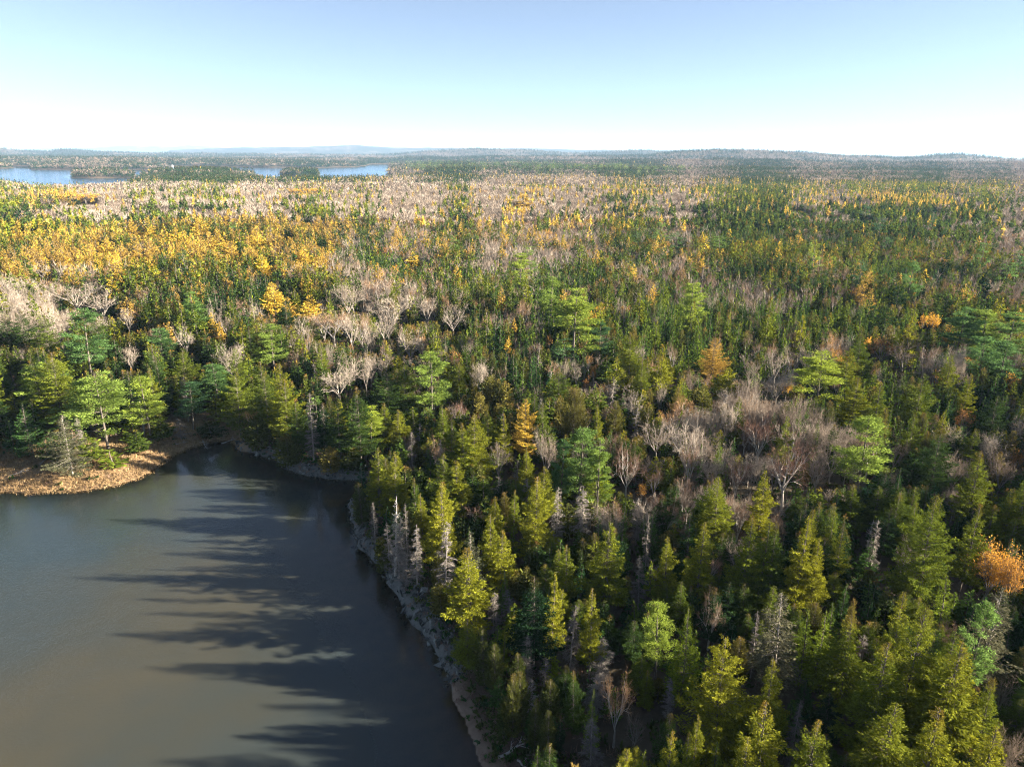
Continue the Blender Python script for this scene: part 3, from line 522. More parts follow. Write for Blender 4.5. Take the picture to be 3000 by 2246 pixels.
# ------------------------------------------------------------------ trees read off the photograph: region, x, top y, crown width, kind, height (or bBaseY), tint, [short name; full label]
REG = {1: (0, 380, 1.4747), 2: (1500, 380, 1.4747), 3: (0, 800, 2.011), 4: (1000, 800, 2.212), 5: (2000, 800, 2.212), 7: (1000, 1400, 1.957), 8: (2000, 1400, 1.957)}
HERO = """
3 460 205 240 pine 20 .45 |tall pine above the left cove;tall broad green pine rising behind the trees of the left cove
3 105 215 190 spruce 15 .35
3 240 245 190 spruce 15 .6
3 560 265 150 spruce 13 .5
3 30 250 170 spruce 14 .2
3 195 520 200 pine 14 .8
3 370 465 270 spruce b900 .8
3 300 480 150 spruce 13 .8
3 640 575 330 pine b1040 .75 |sunlit pine on the left cove;big sunlit yellow-green pine with a visible trunk on the left cove
3 330 770 220 pine 9 .6
3 430 830 250 grey b1190 .6 |lichen-grey half-dead spruce;lichen-grey half-dead spruce leaning over the orange marsh grass
3 890 610 220 pine b990 .9 |bright pine beside the leaning snag;bright yellow-green pine beside a leaning grey snag at the cove
3 850 740 60 snag b960 .5
3 1140 640 180 pine b920 .15 |small blue-green pine by the cove;small blue-green pine standing in shade at the head of the cove
3 1070 850 130 dead b985 .5 |grey fallen-root tangle;low tangle of grey dead branches at the head of the cove
3 1060 440 170 spruce 12 .7
3 1250 520 170 pine 12 .45
3 1430 440 180 spruce b900 .7
3 1530 520 170 spruce 14 .65
3 1420 570 200 spruce b960 .75
3 1590 600 180 spruce b980 .6
3 1690 530 200 spruce b1000 .9
3 1700 620 150 spruce b1020 .8
3 1760 760 130 spruce b1080 .45
3 1590 300 180 pine 14 .75 |small bright pine behind the cove trees;small bright green pine poking up behind the cove spruces
3 1680 150 130 spruce 14 .15
3 1610 60 140 larch 14 .9 |golden larch pair;tallest golden larch above the bare trees behind the cove
3 1700 140 90 larch 11 .6
3 1810 130 140 larch 11 .85
3 1240 235 60 larch 9 .8
3 1290 290 60 larch 8 .6
3 1350 410 150 bare 12 .95
3 1080 300 150 bare 11 .9
3 740 200 90 bare 10 .8
3 760 420 120 bare 9 .7
3 1900 230 150 birch 11 .6
3 2050 60 200 bare 13 .55 |round grey leafless hardwood;round greenish-grey leafless hardwood behind the gnarled white tree
3 1960 200 260 birch 13 .7
3 2140 280 170 bare 12 .8
3 1990 520 240 bare 11 1.0 |gnarled white hardwood;gnarled leafless hardwood with twisted white limbs above the cove point
3 75 590 120 birch b720 .0 |reddish leafless sapling;reddish leafless sapling at the far edge of the left cove
3 1850 700 90 dead b1110 .2 |thin grey dead spruce on the cove point;thin grey dead spruce standing on the cove point
3 2010 720 160 spruce b1120 .3
3 2130 660 170 spruce b1140 .4
3 1920 760 120 spruce b1080 .1
3 1530 860 150 cedar b1050 .3
3 1700 960 160 cedar b1145 .35 |round cedar bush on the rock ledge;round dark cedar bush growing on the rock ledge of the cove
3 1950 1030 140 cedar b1180 1.0 |rust-brown cedar bush;rust-brown low cedar bush leaning over the cove's rock ledge
3 2080 1040 120 cedar b1170 .2
3 1250 870 120 cedar b960 .2
3 790 760 90 fir b990 .9
3 200 760 150 fir b1080 .3
3 90 870 110 fir b1050 .2
3 30 700 120 spruce b960 .2
3 670 1040 110 fir b1130 .9
3 540 930 140 spruce b1130 .7
3 960 830 120 spruce b980 .6
3 820 920 110 spruce b1060 .5
4 340 130 300 bare 13 .85 |widest pale leafless hardwood;widest pale leafless hardwood in the clump beyond the cove
4 70 60 220 bare 13 .7
4 260 220 220 bare 13 .8
4 430 330 230 bare 12 .8
4 720 190 220 bare 12 .75
4 560 140 150 bare 12 .7
4 60 260 220 bare 12 .85
4 150 570 110 bare 9 .9
4 300 610 260 spruce 14 .35 |dark broad spruce by the forked pine;dark broad spruce standing beside a bright pine with dead limbs
4 410 580 220 spruce 14 .6
4 570 500 250 pine 17 .75 |bright pine with dead limbs;bright pine with bare dead limbs on one side above the point
4 1500 110 310 pine b620 .9 |tall emerald pine;tall layered emerald pine standing alone above the young firs
4 1680 300 160 pine 13 .2 |rounded blue-green pine;rounded blue-green pine close beside the tall emerald pine
4 1450 430 190 pine 9 .25
4 1000 390 130 pine 9 .3
4 200 865 190 pine b1210 1.0 |crooked yellow-green pine;crooked yellow-green pine with a bare branch over the cove
4 300 840 140 spruce b1150 .8
4 365 880 150 spruce b1160 .9
4 255 1130 150 spruce b1590 .85
4 350 1145 190 spruce b1600 .9 |orange-tipped spruce on the water point;orange-tipped spruce with a white lower trunk on the water point
4 140 1350 110 cedar b1640 .2 |dark cedar at the water's edge;dark narrow cedar hanging over the water at the point
4 460 1020 90 dead b1330 .0
4 665 845 130 spruce 12 .7
4 700 950 180 spruce 13 .6
4 870 905 240 spruce 14 .9
4 800 970 200 spruce 13 .8
4 1045 905 120 spruce 12 .95
4 960 890 180 spruce 12 .75
4 640 1065 90 dead 10 .8 |grey dead treetop amid spruces;grey dead treetop sticking up amid yellow-green spruces by the shore
4 650 1170 230 spruce 13 .75
4 740 1200 180 spruce 12 .9
4 640 1350 180 spruce 12 .95
4 1200 815 190 larch 14 .75 |golden larch in mid-forest;golden larch standing amid spruces between the shore and the pines
4 970 680 130 cedar 9 .7
4 1030 690 90 cedar 9 .5
4 1080 700 110 cedar 9 .8
4 905 770 100 cedar 8 .9
4 1320 840 130 spruce 13 .6
4 1410 620 210 spruce 11 .55
4 1510 750 170 cedar 12 .75 |tall olive cedar;tall dense olive cedar in front of the emerald pine
4 1640 580 50 autumn 6 .4 |small orange sapling;small orange-leaved sapling between dark firs
4 1120 290 36 larch 7 .6
4 1080 405 48 larch 7 .8
4 1590 660 50 autumn 5 .1
4 1350 390 50 autumn 6 .3
4 1880 380 190 spruce 14 .8
4 1790 545 130 spruce 10 .9
4 1960 560 130 spruce 12 .8
4 2080 535 170 spruce 10 .95 |bright yellow-green spruce cone;bright yellow-green spruce with a perfect cone amid the mid forest
4 1765 670 90 dead 9 .7
4 2070 700 90 bare 9 .7
4 1530 560 90 bare 9 .6
4 1450 560 90 bare 9 .6
4 1670 850 90 spruce 11 .9
4 1770 830 110 cedar 10 .7
4 1430 800 80 cedar 9 .8
4 1910 870 90 dead 8 .5
4 2060 930 240 bare 10 .6 |pale forked hardwood in shade;pale forked leafless hardwood half in shade beside dark firs
4 1840 1110 250 birch b1470 .15 |fan-shaped rust hardwood;fan-shaped rust-coloured leafless hardwood with orange leaves at its foot
4 2040 1240 120 birch 7 .2
4 1950 1365 60 autumn 4 .5
4 1550 1005 270 pine 15 .6 |soft blue-green pine;soft blue-green pine crown in the middle of the near forest
4 1430 1070 150 pine 14 .3
4 1680 1080 160 pine 14 .7
4 1640 1200 240 fir b1560 1.0 |brightest yellow-green fir;brightest yellow-green fir below the soft blue-green pine
4 1330 1000 160 bare 11 .5
4 1020 1110 160 bare 8 .5
4 1290 1245 190 spruce b1640 .9 |tall pale-trunked spruce;tall yellow-green spruce with a pale trunk left of two dead trees
4 1210 1130 110 spruce 9 .9
4 1390 1385 120 dead b1800 .9 |pinkish-grey dead spruce;pinkish-grey dead spruce with a bare straight trunk near the shore
4 1565 1365 140 dead b1750 .8 |silver dead spruce;silver dead spruce with a dense twiggy top near the shore
4 1120 1400 90 spruce 9 .8
4 980 1440 150 spruce 11 .95
4 520 1420 110 spruce 9 .9
5 1420 40 150 spruce 14 .7
5 1330 200 180 spruce 12 .3
5 1570 265 55 autumn 7 .8 |orange twin trees;upper of two small glowing orange trees in the dark firs
5 1640 265 70 autumn 8 .9
5 1830 230 260 pine 17 .5
5 2000 230 230 pine 17 .8 |blue-green pine grove;tallest crown of the blue-green pine grove at the forest's edge
5 2150 250 250 pine 17 .6
5 2120 440 240 pine 14 .4
5 1980 400 240 pine 14 .45
5 210 420 200 larch 12 .5 |ragged orange larch;ragged orange larch with drooping gold branches in dark forest
5 560 270 140 spruce 12 .8
5 400 180 120 spruce 12 .3
5 690 230 56 fir 7 1.0
5 1205 405 60 autumn 6 .8
5 1310 410 180 autumn 9 .1 |rust-orange round oak;rust-orange round oak crown above two dark spruces
5 640 590 220 bare 11 .8 |pale hardwood with gold leaves;pale leafless hardwood with one patch of gold leaves
5 690 650 80 autumn 8 .9
5 750 430 190 bare 11 .45
5 900 450 170 bare 11 .5
5 620 500 150 bare 10 .6
5 860 510 300 pine b880 1.0 |thin pale pine;thin pale yellow-green pine with exposed limbs among leafless trees
5 1080 480 190 spruce 12 .85
5 1170 400 160 spruce 13 .6
5 1130 680 260 spruce 13 .9 |broad olive spruce;broad olive spruce with a flared skirt behind the upswept pine
5 300 610 200 spruce 9 1.0
5 140 740 120 cedar 8 .6
5 1460 450 180 bare 10 .2
5 1600 540 130 bare 9 .2
5 1560 650 250 spruce 14 .7
5 1760 530 140 spruce 13 .85
5 1860 650 130 spruce 13 .9
5 1925 840 40 snag b950 .9 |white broken birch snag;short white broken trunk standing among dark firs
5 1840 870 110 autumn 7 .1
5 2050 790 210 spruce 12 .3
5 1110 940 360 pine b1480 .8 |upswept bright pine;bright green pine with upswept branches in the bare hardwoods
5 640 1060 330 birch b1540 .05 |big fan-shaped leafless maple;big fan-shaped reddish leafless maple with a pale forked trunk
5 370 1180 170 birch 9 .0
5 900 1150 230 bare 9 .35
5 520 920 250 birch 10 .0
5 820 1000 140 bare 9 .1
5 1590 1010 240 spruce b1470 .35 |dark spruce right of the upswept pine;dark full spruce right of the upswept bright pine
5 1400 1030 160 bare 9 .35
5 1780 1140 180 bare 9 .45
5 2100 1150 170 bare 9 .2
5 240 1310 200 spruce 13 .75
5 540 1285 170 spruce 13 1.0 |gold-green spruce by the leafless maple;gold-green spruce standing before the big leafless maple
5 1960 1160 220 spruce 14 .8
5 1690 1420 90 fir 8 .9
5 2190 1100 90 autumn 8 .2
7 310 105 90 snag b560 1.0 |tall white snag on the shore;tallest white snag leaning over the shore rocks
7 358 185 60 dead b560 .9
7 383 135 60 dead b500 .3
7 380 440 150 dead b620 .5 |uprooted grey tree;uprooted grey tree with splayed roots above the shore rocks
7 195 130 60 dead b380 .2
7 335 215 110 dead b570 .9
7 435 250 90 dead b610 .7
7 275 250 80 dead b540 .8
7 250 330 90 cedar b540 .5
7 575 15 170 spruce b560 1.0
7 600 235 130 dead b680 .7 |brown dead crown on a bare trunk;brown dead crown on a tall bare trunk by the shore
7 560 420 70 cedar b640 .7
7 755 300 150 grey b760 .4
7 750 395 230 spruce b900 .95 |sunlit spruce above the ledge;sunlit orange-tipped spruce directly above the shore ledge
7 855 205 130 spruce b600 .9
7 910 295 170 spruce b660 .95
7 890 105 100 spruce b420 .9
7 680 560 110 spruce b860 .2
7 1285 380 130 spruce b760 .8
7 1500 245 240 spruce b800 .85 |large spruce with pale trunk;large yellow-green spruce over a pale trunk in the near forest
7 1740 200 60 dead b560 .4
7 1700 440 110 dead b760 .2
7 1200 540 140 spruce b1060 1.0 |brightest spruce tip in shadow;narrow spruce with a brilliant yellow top over deep shade
7 1100 545 240 spruce b1080 .05
7 1420 630 140 spruce b1150 .95
7 1310 715 120 dead b1130 .1 |blue-grey dead spruce;blue-grey dead spruce in deep shade near the shore
7 1480 915 160 dead b1160 .5 |drooping white dead fir;white dead fir with drooping combed branches
7 1165 1040 110 dead b1200 .2
7 1800 715 190 pine b1160 .9 |round-topped pine;round-topped yellow-green pine alone over black shade
7 1700 1000 150 spruce b1250 .7
7 1560 1090 170 birch b1540 .9 |leafless birch above the corner shore;leafless russet birch with a white trunk in near shade
7 1670 1340 120 bare b1600 .2
7 880 955 110 cedar b1240 .3
7 820 860 130 cedar b1180 .3
7 870 640 110 dead b900 .1
7 1000 1000 100 cedar b1230 .2
7 1030 1110 120 cedar b1440 .35
7 985 1120 120 cedar b1500 .5 |cedar with one lit tip;dark shore cedar with a single sunlit tip
7 930 1290 120 cedar b1500 .2
7 1110 1265 90 cedar b1560 .3
7 1180 1330 100 cedar b1620 .3
7 1245 1345 60 spruce b1600 .1
7 1330 1095 130 spruce b1480 .4
7 1180 1160 130 cedar b1440 .2
7 1430 1365 140 dead b1700 .3 |pale dead fir at the lower edge;pale combed dead fir standing above the brown beach
7 1870 1135 90 dead b1380 .6
7 1730 1095 80 spruce b1330 .8
7 1900 1430 170 spruce 12 .95
7 900 160 60 fir b420 .9
7 1760 160 100 fir b500 .5
7 1850 330 140 spruce b760 .9
7 1100 -5 190 spruce b500 .95
8 230 -5 200 spruce 14 .85
8 130 240 180 spruce 14 .9
8 390 205 170 spruce 15 .8
8 480 240 180 spruce 14 .6
8 560 250 160 spruce 14 .5
8 710 220 170 spruce 15 1.0 |tall bright-flanked spruce;tall spruce with a bright yellow sunny flank in the near forest
8 800 345 120 spruce 12 1.0
8 40 205 110 fir 9 .3
8 1050 360 90 fir b560 .45 |neat young fir;neat blue-green young fir standing in dark forest
8 1260 365 170 bare b650 .4 |white-limbed leafless birch;white-limbed leafless birch in the dark forest
8 1480 100 290 spruce 17 .75 |giant feathery spruce;giant feathery spruce behind the orange maple
8 1700 150 170 spruce 14 .8
8 1060 232 30 snag b420 .3
8 1130 235 90 dead 9 .9
8 1720 360 240 autumn b720 .6 |glowing orange maple;glowing orange maple at the edge of the near forest
8 1930 430 150 autumn 9 .4
8 1530 560 140 fir 10 .95
8 590 645 240 grey 14 .9 |grey-topped wide spruce;grey-topped wide spruce in the middle of the near forest
8 730 760 110 fir 10 .9
8 815 755 110 fir 10 .95
8 870 710 80 fir 7 .7
8 985 690 60 cedar 8 .95
8 940 600 70 fir 7 .5
8 1000 790 230 spruce 13 .8
8 1290 660 150 spruce 15 .9
8 1380 730 300 spruce 16 .85
8 1540 870 200 spruce 14 .7
8 1850 620 240 grey 14 .8 |pale ragged pine;pale ragged pine crown beside the orange maple
8 1740 700 200 pine 14 .6
8 40 740 160 fir 12 .95
8 250 925 340 spruce 15 1.0 |great bright spruce;great bright yellow-green spruce at the near edge of the forest
8 530 1020 150 spruce 13 .9 |slim gold-tipped spruce;slim gold-tipped spruce beside the great bright spruce
8 500 1290 260 spruce 14 .95
8 1200 955 260 spruce 15 .8
8 1570 920 290 spruce 16 .9
8 1640 1000 200 spruce 14 1.0
8 360 1490 200 spruce 12 1.0
8 210 1500 120 fir 9 1.0
8 760 1385 220 spruce 13 .8
8 1200 1285 260 spruce 13 .85
8 1520 1330 300 spruce 15 .95
8 1810 1150 150 spruce 12 .8
8 1780 1400 220 spruce 13 1.0
8 90 1340 110 spruce 11 .9
8 50 1450 110 spruce 11 .8
8 1900 1440 180 bare 9 .4
8 440 760 70 dead 9 .1
8 680 1270 90 dead 9 .2
2 1240 285 60 pine 17 .1 |dark pine of the far trio;tallest dark pine of three rising far back in the forest
2 1270 310 50 pine 14 .2
2 1530 325 60 pine 17 .1
2 1600 375 70 pine 18 .1
2 1620 460 60 pine 12 .4
2 1820 365 50 pine 16 .3
2 720 435 80 pine 13 .4 |pale round pine far back;pale round pine far back among the young firs
2 900 460 100 pine 12 .6
2 550 440 50 pine 11 .3
2 685 515 30 fir 8 1.0
2 40 285 90 larch 15 .6
2 1680 650 100 spruce 15 .1
2 2060 600 60 spruce 15 .0
1 1610 540 5 fir 5 .5
1 60 415 70 larch 13 .7
1 1170 660 80 larch 12 .9
1 580 400 60 larch 13 .7
1 450 465 70 larch 13 .8
1 590 480 80 larch 14 .6
1 640 400 60 larch 13 .9
1 750 420 70 larch 14 .9
1 860 380 80 larch 15 .8
1 990 345 60 larch 14 .7
1 1110 420 80 larch 14 .9 |brightest golden larch of the stand;brightest yellow larch of the golden stand beyond the cove
1 940 440 80 larch 14 .8
1 1000 480 80 larch 13 .6
1 1240 410 50 spruce 13 .1
1 1390 440 50 spruce 14 .1
1 1320 350 50 spruce 14 .1
1 1375 365 50 larch 14 .5
1 1780 530 60 larch 10 .8
1 1290 360 36 larch 14 .7
1 1310 500 80 larch 13 .9
1 1130 540 90 larch 13 1.0
1 200 270 60 pine 16 .0
1 310 280 60 spruce 14 .1
1 370 282 130 autumn 10 1.0 |bright yellow grove in the pale woods;bright yellow tree in the pale leafless woods toward the inlet
1 1280 250 90 autumn 10 .9
1 1350 250 50 autumn 10 .9
1 170 560 110 bare 11 .8
1 310 660 200 bare 12 .7
1 430 690 160 bare 12 .7
"""
rngH = np.random.default_rng(11)
TREES = []   # dicts: kind,x,y,z,h,R,tint,rot,hero,short,label
for ln in HERO.strip().splitlines():
    main, _, lab = ln.partition('|')
    f = main.split(); reg = REG[int(f[0])]; X = reg[0] + float(f[1]) / reg[2]; Yt = reg[1] + float(f[2]) / reg[2]; Wp = float(f[3]) / reg[2]
    kind = f[4]; z0 = 2.5
    for it in range(5):
        if f[5][0] == 'b':
            Yb = reg[1] + float(f[5][1:]) / reg[2]; g = unproj(X, Yb, z0)
            lo, hi = 1.0, 40.0
            for _ in range(30):
                mid = (lo + hi) / 2; py = proj(g[0], g[1], z0 + mid)[1]
                if py > Yt: lo = mid
                else: hi = mid
            h = lo
        else:
            h = float(f[5]); g = unproj(X, Yt, z0 + h)
        zt = float(terrain(np.array([g[0]]), np.array([g[1]]))[0])
        z0 = .5 * z0 + .5 * max(zt, .3)
    dep = proj(g[0], g[1], z0 + h * .5)[2]
    R = Wp / 2 * dep / FPX * ((1.42 if f[0] == '8' and float(f[2]) > 580 else 1.22) if kind in ('spruce', 'fir', 'cedar', 'larch', 'dead', 'grey') else 1.05)
    sh, _, full = lab.partition(';')
    TREES.append(dict(kind=kind, x=g[0], y=g[1], z=max(zt, .2), h=h, R=R, tint=float(f[6]), rot=rngH.uniform(0, 6.28), hero=True, short=sh.strip(), label=full.strip(), X=X, Yt=Yt, Wp=Wp, dep=dep))
HN = len(TREES)

# ------------------------------------------------------------------ scatter the rest of the forest over the ground
rng = np.random.default_rng(5)
xs, ys = [], []
r = 38.0
while r < 11500:
    s = max(2.75 if r < 150 else 3.1, r * (.0058 if r < 1400 else .0044 if r < 5200 else .006))
    lim = rad(62 if r < 260 else 50 if r < 600 else 41)
    lim0 = rad(-62 if r < 260 else -41)
    n = int((lim - lim0) * r / s); a = lim0 + (np.arange(n) + rng.uniform(-.48, .48, n) + .5) / n * (lim - lim0)
    rr = r + rng.uniform(-.5, .5, n) * s
    xs.append(rr * np.sin(a)); ys.append(rr * np.cos(a)); r += s
# strip out of frame to the sun's side, whose trees throw the shade seen in the picture
gx, gy = np.meshgrid(np.arange(8, 150, 3.4), np.arange(4, 60, 3.4)); gx = gx.ravel() + rng.uniform(-1.4, 1.4, gx.size); gy = gy.ravel() + rng.uniform(-1.4, 1.4, gy.size)
ok = (np.hypot(gx, gy) < 150) & ((np.arctan2(gx, gy) > rad(62)) | (np.hypot(gx, gy) < 38)); xs.append(gx[ok]); ys.append(gy[ok])
x = np.concatenate(xs); y = np.concatenate(ys)
z, s, ns, rk = terrain(x, y, True)
d = np.hypot(x, y)
minin = np.where(rk > .3, 2.0, 1.6 + 2.2 * fbm(x * .1, y * .1, 8)); minin = np.where(d > 900, 3, minin)
gr = grassy(x, y)
keep = (s > minin) & ~((gr > .3) & (s < 6 + 8 * fbm(x * .06, y * .06, 18)))
x, y, z, s = x[keep], y[keep], z[keep], s[keep]; d = np.hypot(x, y)
ppx, ppy, dep = proj(x, y, z + 9)
Wt = zone_weights(ppx, ppy, x, y)
cum = np.cumsum(Wt, 1); u = rng.uniform(0, 1, len(x)); kind = (u[:, None] > cum).sum(1).clip(0, len(KINDS) - 1)
lo = np.array([RNG_H[k][0] for k in KINDS])[kind]; hi = np.array([RNG_H[k][1] for k in KINDS])[kind]
h = lo + (hi - lo) * rng.beta(1.6, 1.6, len(x))
# mid forest is younger
young = ((ppy > 640) & (ppy < 1050) & (ppx > 1050)); h = np.where(young & np.isin(kind, [0, 2]), h * .9, h); h = np.where(young & (kind == 5), h * .85, h)
h = np.where((ppy < 506) & (d > 1500), h * 1.45, h)
h = np.where(s < 7, h * rng.uniform(.6, 1, len(x)), h)
nomh = np.array([NOM[k][0] for k in KINDS])[kind]; nomr = np.array([NOM[k][1] for k in KINDS])[kind]
R = nomr * (h / nomh) ** .8 * rng.uniform(.9, 1.3, len(x)) * np.array([{'bare': .82, 'fir': .85, 'birch': .85}.get(k, 1.0) for k in KINDS])[kind]
tl = fbm(x * .03, y * .03, 55, 2)
tint = np.clip(rng.normal(.56, .23, len(x)) + (tl - .5) * .6, 0, 1)
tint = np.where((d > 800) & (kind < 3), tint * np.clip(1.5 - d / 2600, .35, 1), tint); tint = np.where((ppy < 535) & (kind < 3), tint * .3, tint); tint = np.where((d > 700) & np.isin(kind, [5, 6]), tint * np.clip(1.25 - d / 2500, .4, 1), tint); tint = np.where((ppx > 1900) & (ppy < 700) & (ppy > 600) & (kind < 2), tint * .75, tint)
nr_ = (d < 260) & np.isin(kind, [0, 1, 2]); h = np.where(nr_, h * 1.12, h); R = np.where(nr_, R * .86, R)
R = np.where(d > 1500, R * np.clip(d / 1500, 1, 2.2), R)
# make room for the trees read off the photograph
alive = np.ones(len(x), bool); top = proj(x, y, z + h); base = proj(x, y, z)
for t in TREES:
    dd = np.hypot(x - t['x'], y - t['y']); near = dd < (R * .55 + t['R'] * .6); alive &= ~near
    if t['kind'] == 'snag' or t['Wp'] < 12: wk = .5
    else: wk = .42
    th = np.hypot(t['x'], t['y'])
    fr = (d < th) & (np.abs(top[0] - t['X']) < t['Wp'] * wk + R * .6 * FPX / np.maximum(top[2], 1)) & (d > th * .5)
    hp = t['h'] * FPX / t['dep'] * .9
    lim = t['Yt'] + hp * (.62 if t['kind'] not in ('dead', 'snag', 'birch', 'bare') else .78)
    if t['label']: lim = t['Yt'] + hp * .8
    bad = fr & (top[1] < lim)
    if bad.any():
        # lower the tree until its top sits under that line
        pxm = FPX / np.maximum(top[2], 1) * .9
        nh = h - (lim - top[1]) / pxm
        ok_ = bad & (nh > 3.2); h = np.where(ok_, nh, h); R = np.where(ok_, np.minimum(R, nh * .3), R)
        kill = bad & ~ok_ & (top[1] < lim) & (base[1] < 2600)
        alive &= ~kill
        top = proj(x, y, z + h)
for t in TREES:
    if t['kind'] in ('dead', 'snag') or t['tint'] < .4: continue
    dx = x - t['x']; dy = np.abs(y - t['y']); sh_ = (dx > 0) & (dx < 42) & (dy < t['R'] + R * .7)
    cap = t['z'] - z + t['h'] * (.30 if t['short'] else .50) + dx * .3; bad = sh_ & (h > cap)
    alive &= ~(bad & (cap < 3.0) & (dx < t['R'])); nh = np.where(bad, np.maximum(cap, 3.0), h); R = np.where(bad, np.minimum(R, nh * .30), R); h = nh
x, y, z, h, R, tint, kind, d = [a[alive] for a in (x, y, z, h, R, tint, kind, d)]
short = (h < 5) & np.isin(kind, [0, 3]); kind = np.where(short, KI['fir'], kind); R = np.where(short, np.minimum(R, h * .24), R)
tX, tY, tD = proj(x, y, z + h); bX, bY, _ = proj(x, y, z)
pxh = h * FPX / tD * .95; area = pxh * R * 2 * FPX / tD
inframe = (tX > -40) & (tX < 3040) & (bY > 0) & (tY < 2246) & (y > 5)
rots = rng.uniform(0, 6.28, len(x))
indiv = np.zeros(len(x), bool)
LIMIT = {'spruce': 285}
for k in KINDS:
    nh_ = sum(t['kind'] == k for t in TREES); room = LIMIT.get(k, 285) - nh_
    idx = np.where((kind == KI[k]) & inframe)[0]; idx = idx[np.argsort(-area[idx])][:room]; indiv[idx] = True
# trees out of the frame but near (they shade what is seen) stay in the forest masses
for i in np.where(indiv)[0]:
    TREES.append(dict(kind=KINDS[kind[i]], x=x[i], y=y[i], z=z[i], h=h[i], R=R[i], tint=tint[i], rot=rots[i], hero=False, short='', label='', X=tX[i], Yt=tY[i], Wp=2 * R[i] * FPX / tD[i], dep=tD[i]))
print('trees', len(TREES), 'mass', int((~indiv).sum()), {k: int(((kind == KI[k]) & ~indiv).sum()) for k in KINDS})

# ------------------------------------------------------------------ build prototypes
def build_shape(kind, q, seed, wide=False):
    H, Rr = NOM[kind]; Rr = Rr * (1.75 if wide else 1); r_ = np.random.default_rng(seed)
    fn = SHAPES[kind]; return fn(r_, H, Rr * r_.uniform(.9, 1.1), q, kind)
NVAR = 5
PROTO = {}
def proto(kind, lod, var, wide=False):
    key = (kind, lod, var, wide)
    if key in PROTO: return PROTO[key]
    q = {0: 1.0, 1: .3, 2: .1}[lod]
    (tv, tf), (cv, cf, cm) = build_shape(kind, q, wide=wide, seed=hash((KINDS + ['snag', 'grey']).index(kind) * 100 + var * 7 + lod * 1000) % 100000)
    Hn = NOM[kind][0]; mt = mats_of(kind)
    if lod < 2:
        tm = make_mesh(kind + '_trunk', tv, tf, [WOOD[kind]], smooth=True)
        cm_ = make_mesh(kind + '_crown', cv, cf, mt, cm, {'hf': cv[:, 2] / Hn})
        PROTO[key] = (tm, cm_)
    else:
        V = np.concatenate([tv, cv]); F = np.concatenate([tf, cf + len(tv)]); M = np.concatenate([np.full(len(tf), 1), cm])
        PROTO[key] = (make_mesh(kind + '_tree', V, F, mt, M, {'hf': V[:, 2] / Hn}),)
    return PROTO[key]

# ------------------------------------------------------------------ names and labels
OBJNAME = {'grey': 'spruce_tree', 'spruce': 'spruce_tree', 'fir': 'fir_tree', 'cedar': 'cedar_tree', 'pine': 'pine_tree', 'larch': 'larch_tree', 'bare': 'leafless_tree', 'birch': 'birch_tree', 'dead': 'dead_tree', 'autumn': 'maple_tree', 'snag': 'tree_snag'}
CATS = {'grey': 'spruce', 'spruce': 'spruce', 'fir': 'fir', 'cedar': 'cedar', 'pine': 'pine', 'larch': 'larch', 'bare': 'leafless tree', 'birch': 'birch', 'dead': 'dead tree', 'autumn': 'maple', 'snag': 'snag'}
GROUPS = {'grey': 'spruces of the forest', 'spruce': 'spruces of the forest', 'fir': 'young firs of the forest', 'cedar': 'cedars of the forest', 'pine': 'pines above the forest', 'larch': 'golden larches', 'bare': 'leafless hardwoods', 'birch': 'russet birches', 'dead': 'dead grey conifers', 'autumn': 'orange-leaved maples', 'snag': 'bleached snags on the shore'}
LOOK = {'grey': ('grey-topped spruce', 'grey-topped spruce', 'grey-topped spruce'), 'spruce': ('dark green spruce', 'olive spruce', 'yellow-green spruce'), 'fir': ('dark young fir', 'green young fir', 'bright young fir'), 'cedar': ('dark dense cedar', 'olive cedar', 'brownish cedar'),
        'pine': ('dark green pine', 'green pine', 'bright green pine'), 'larch': ('orange larch', 'golden larch', 'bright yellow larch'), 'bare': ('brown leafless hardwood', 'grey leafless hardwood', 'pale leafless hardwood'),
        'birch': ('reddish birch', 'russet birch', 'tawny birch'), 'dead': ('dull grey dead conifer', 'grey dead conifer', 'pale dead conifer'), 'autumn': ('rust-orange maple', 'orange maple', 'yellow maple'), 'snag': ('grey snag', 'grey snag', 'bleached snag')}
ONES = 'nearest second third fourth fifth sixth seventh eighth ninth tenth eleventh twelfth thirteenth fourteenth fifteenth sixteenth seventeenth eighteenth nineteenth twentieth'.split()
TENS = {2: 'twenty', 3: 'thirty', 4: 'forty', 5: 'fifty', 6: 'sixty', 7: 'seventy', 8: 'eighty', 9: 'ninety'}
def ordinal(n):
    if n < 20: return ONES[n]
    t_, o_ = divmod(n + 1, 10)
    base_ = 'first second third fourth fifth sixth seventh eighth ninth'.split()
    if t_ > 9: return None
    return TENS[t_] + '-' + base_[o_ - 1] if o_ else TENS[t_][:-1] + 'ieth'
marks = [t for t in TREES if t['short']]
mx_ = np.array([t['X'] for t in marks]); my_ = np.array([t['Yt'] for t in marks])
bins = {}
for t in TREES:
    if t['label']: continue
    yy = 448; sx_ = max(t['Yt'] - yy, 30)
    dx = (t['X'] - mx_) / (sx_ + 60); dy = (t['Yt'] - my_) / (sx_ + 60) * 1.5
    j = int(np.argmin(dx ** 2 + dy ** 2)); ex, ey = t['X'] - mx_[j], (t['Yt'] - my_[j]) * 1.3
    dr = ('to the right of' if ex > 0 else 'to the left of') if abs(ex) > abs(ey) else ('in front of' if ey > 0 else 'behind')
    bins.setdefault((t['kind'], j, dr), []).append((ex * ex + ey * ey, id(t), t))
for (k, j, dr), v in bins.items():
    v.sort(key=lambda q: q[0])
    for n, (_, _, t) in enumerate(v):
        o_ = ordinal(n); look = LOOK[k][min(2, int(t['tint'] * 2.999))]
        t['label'] = f"{look}, {o_ or 'farther off'} {dr} the {marks[j]['short']}"
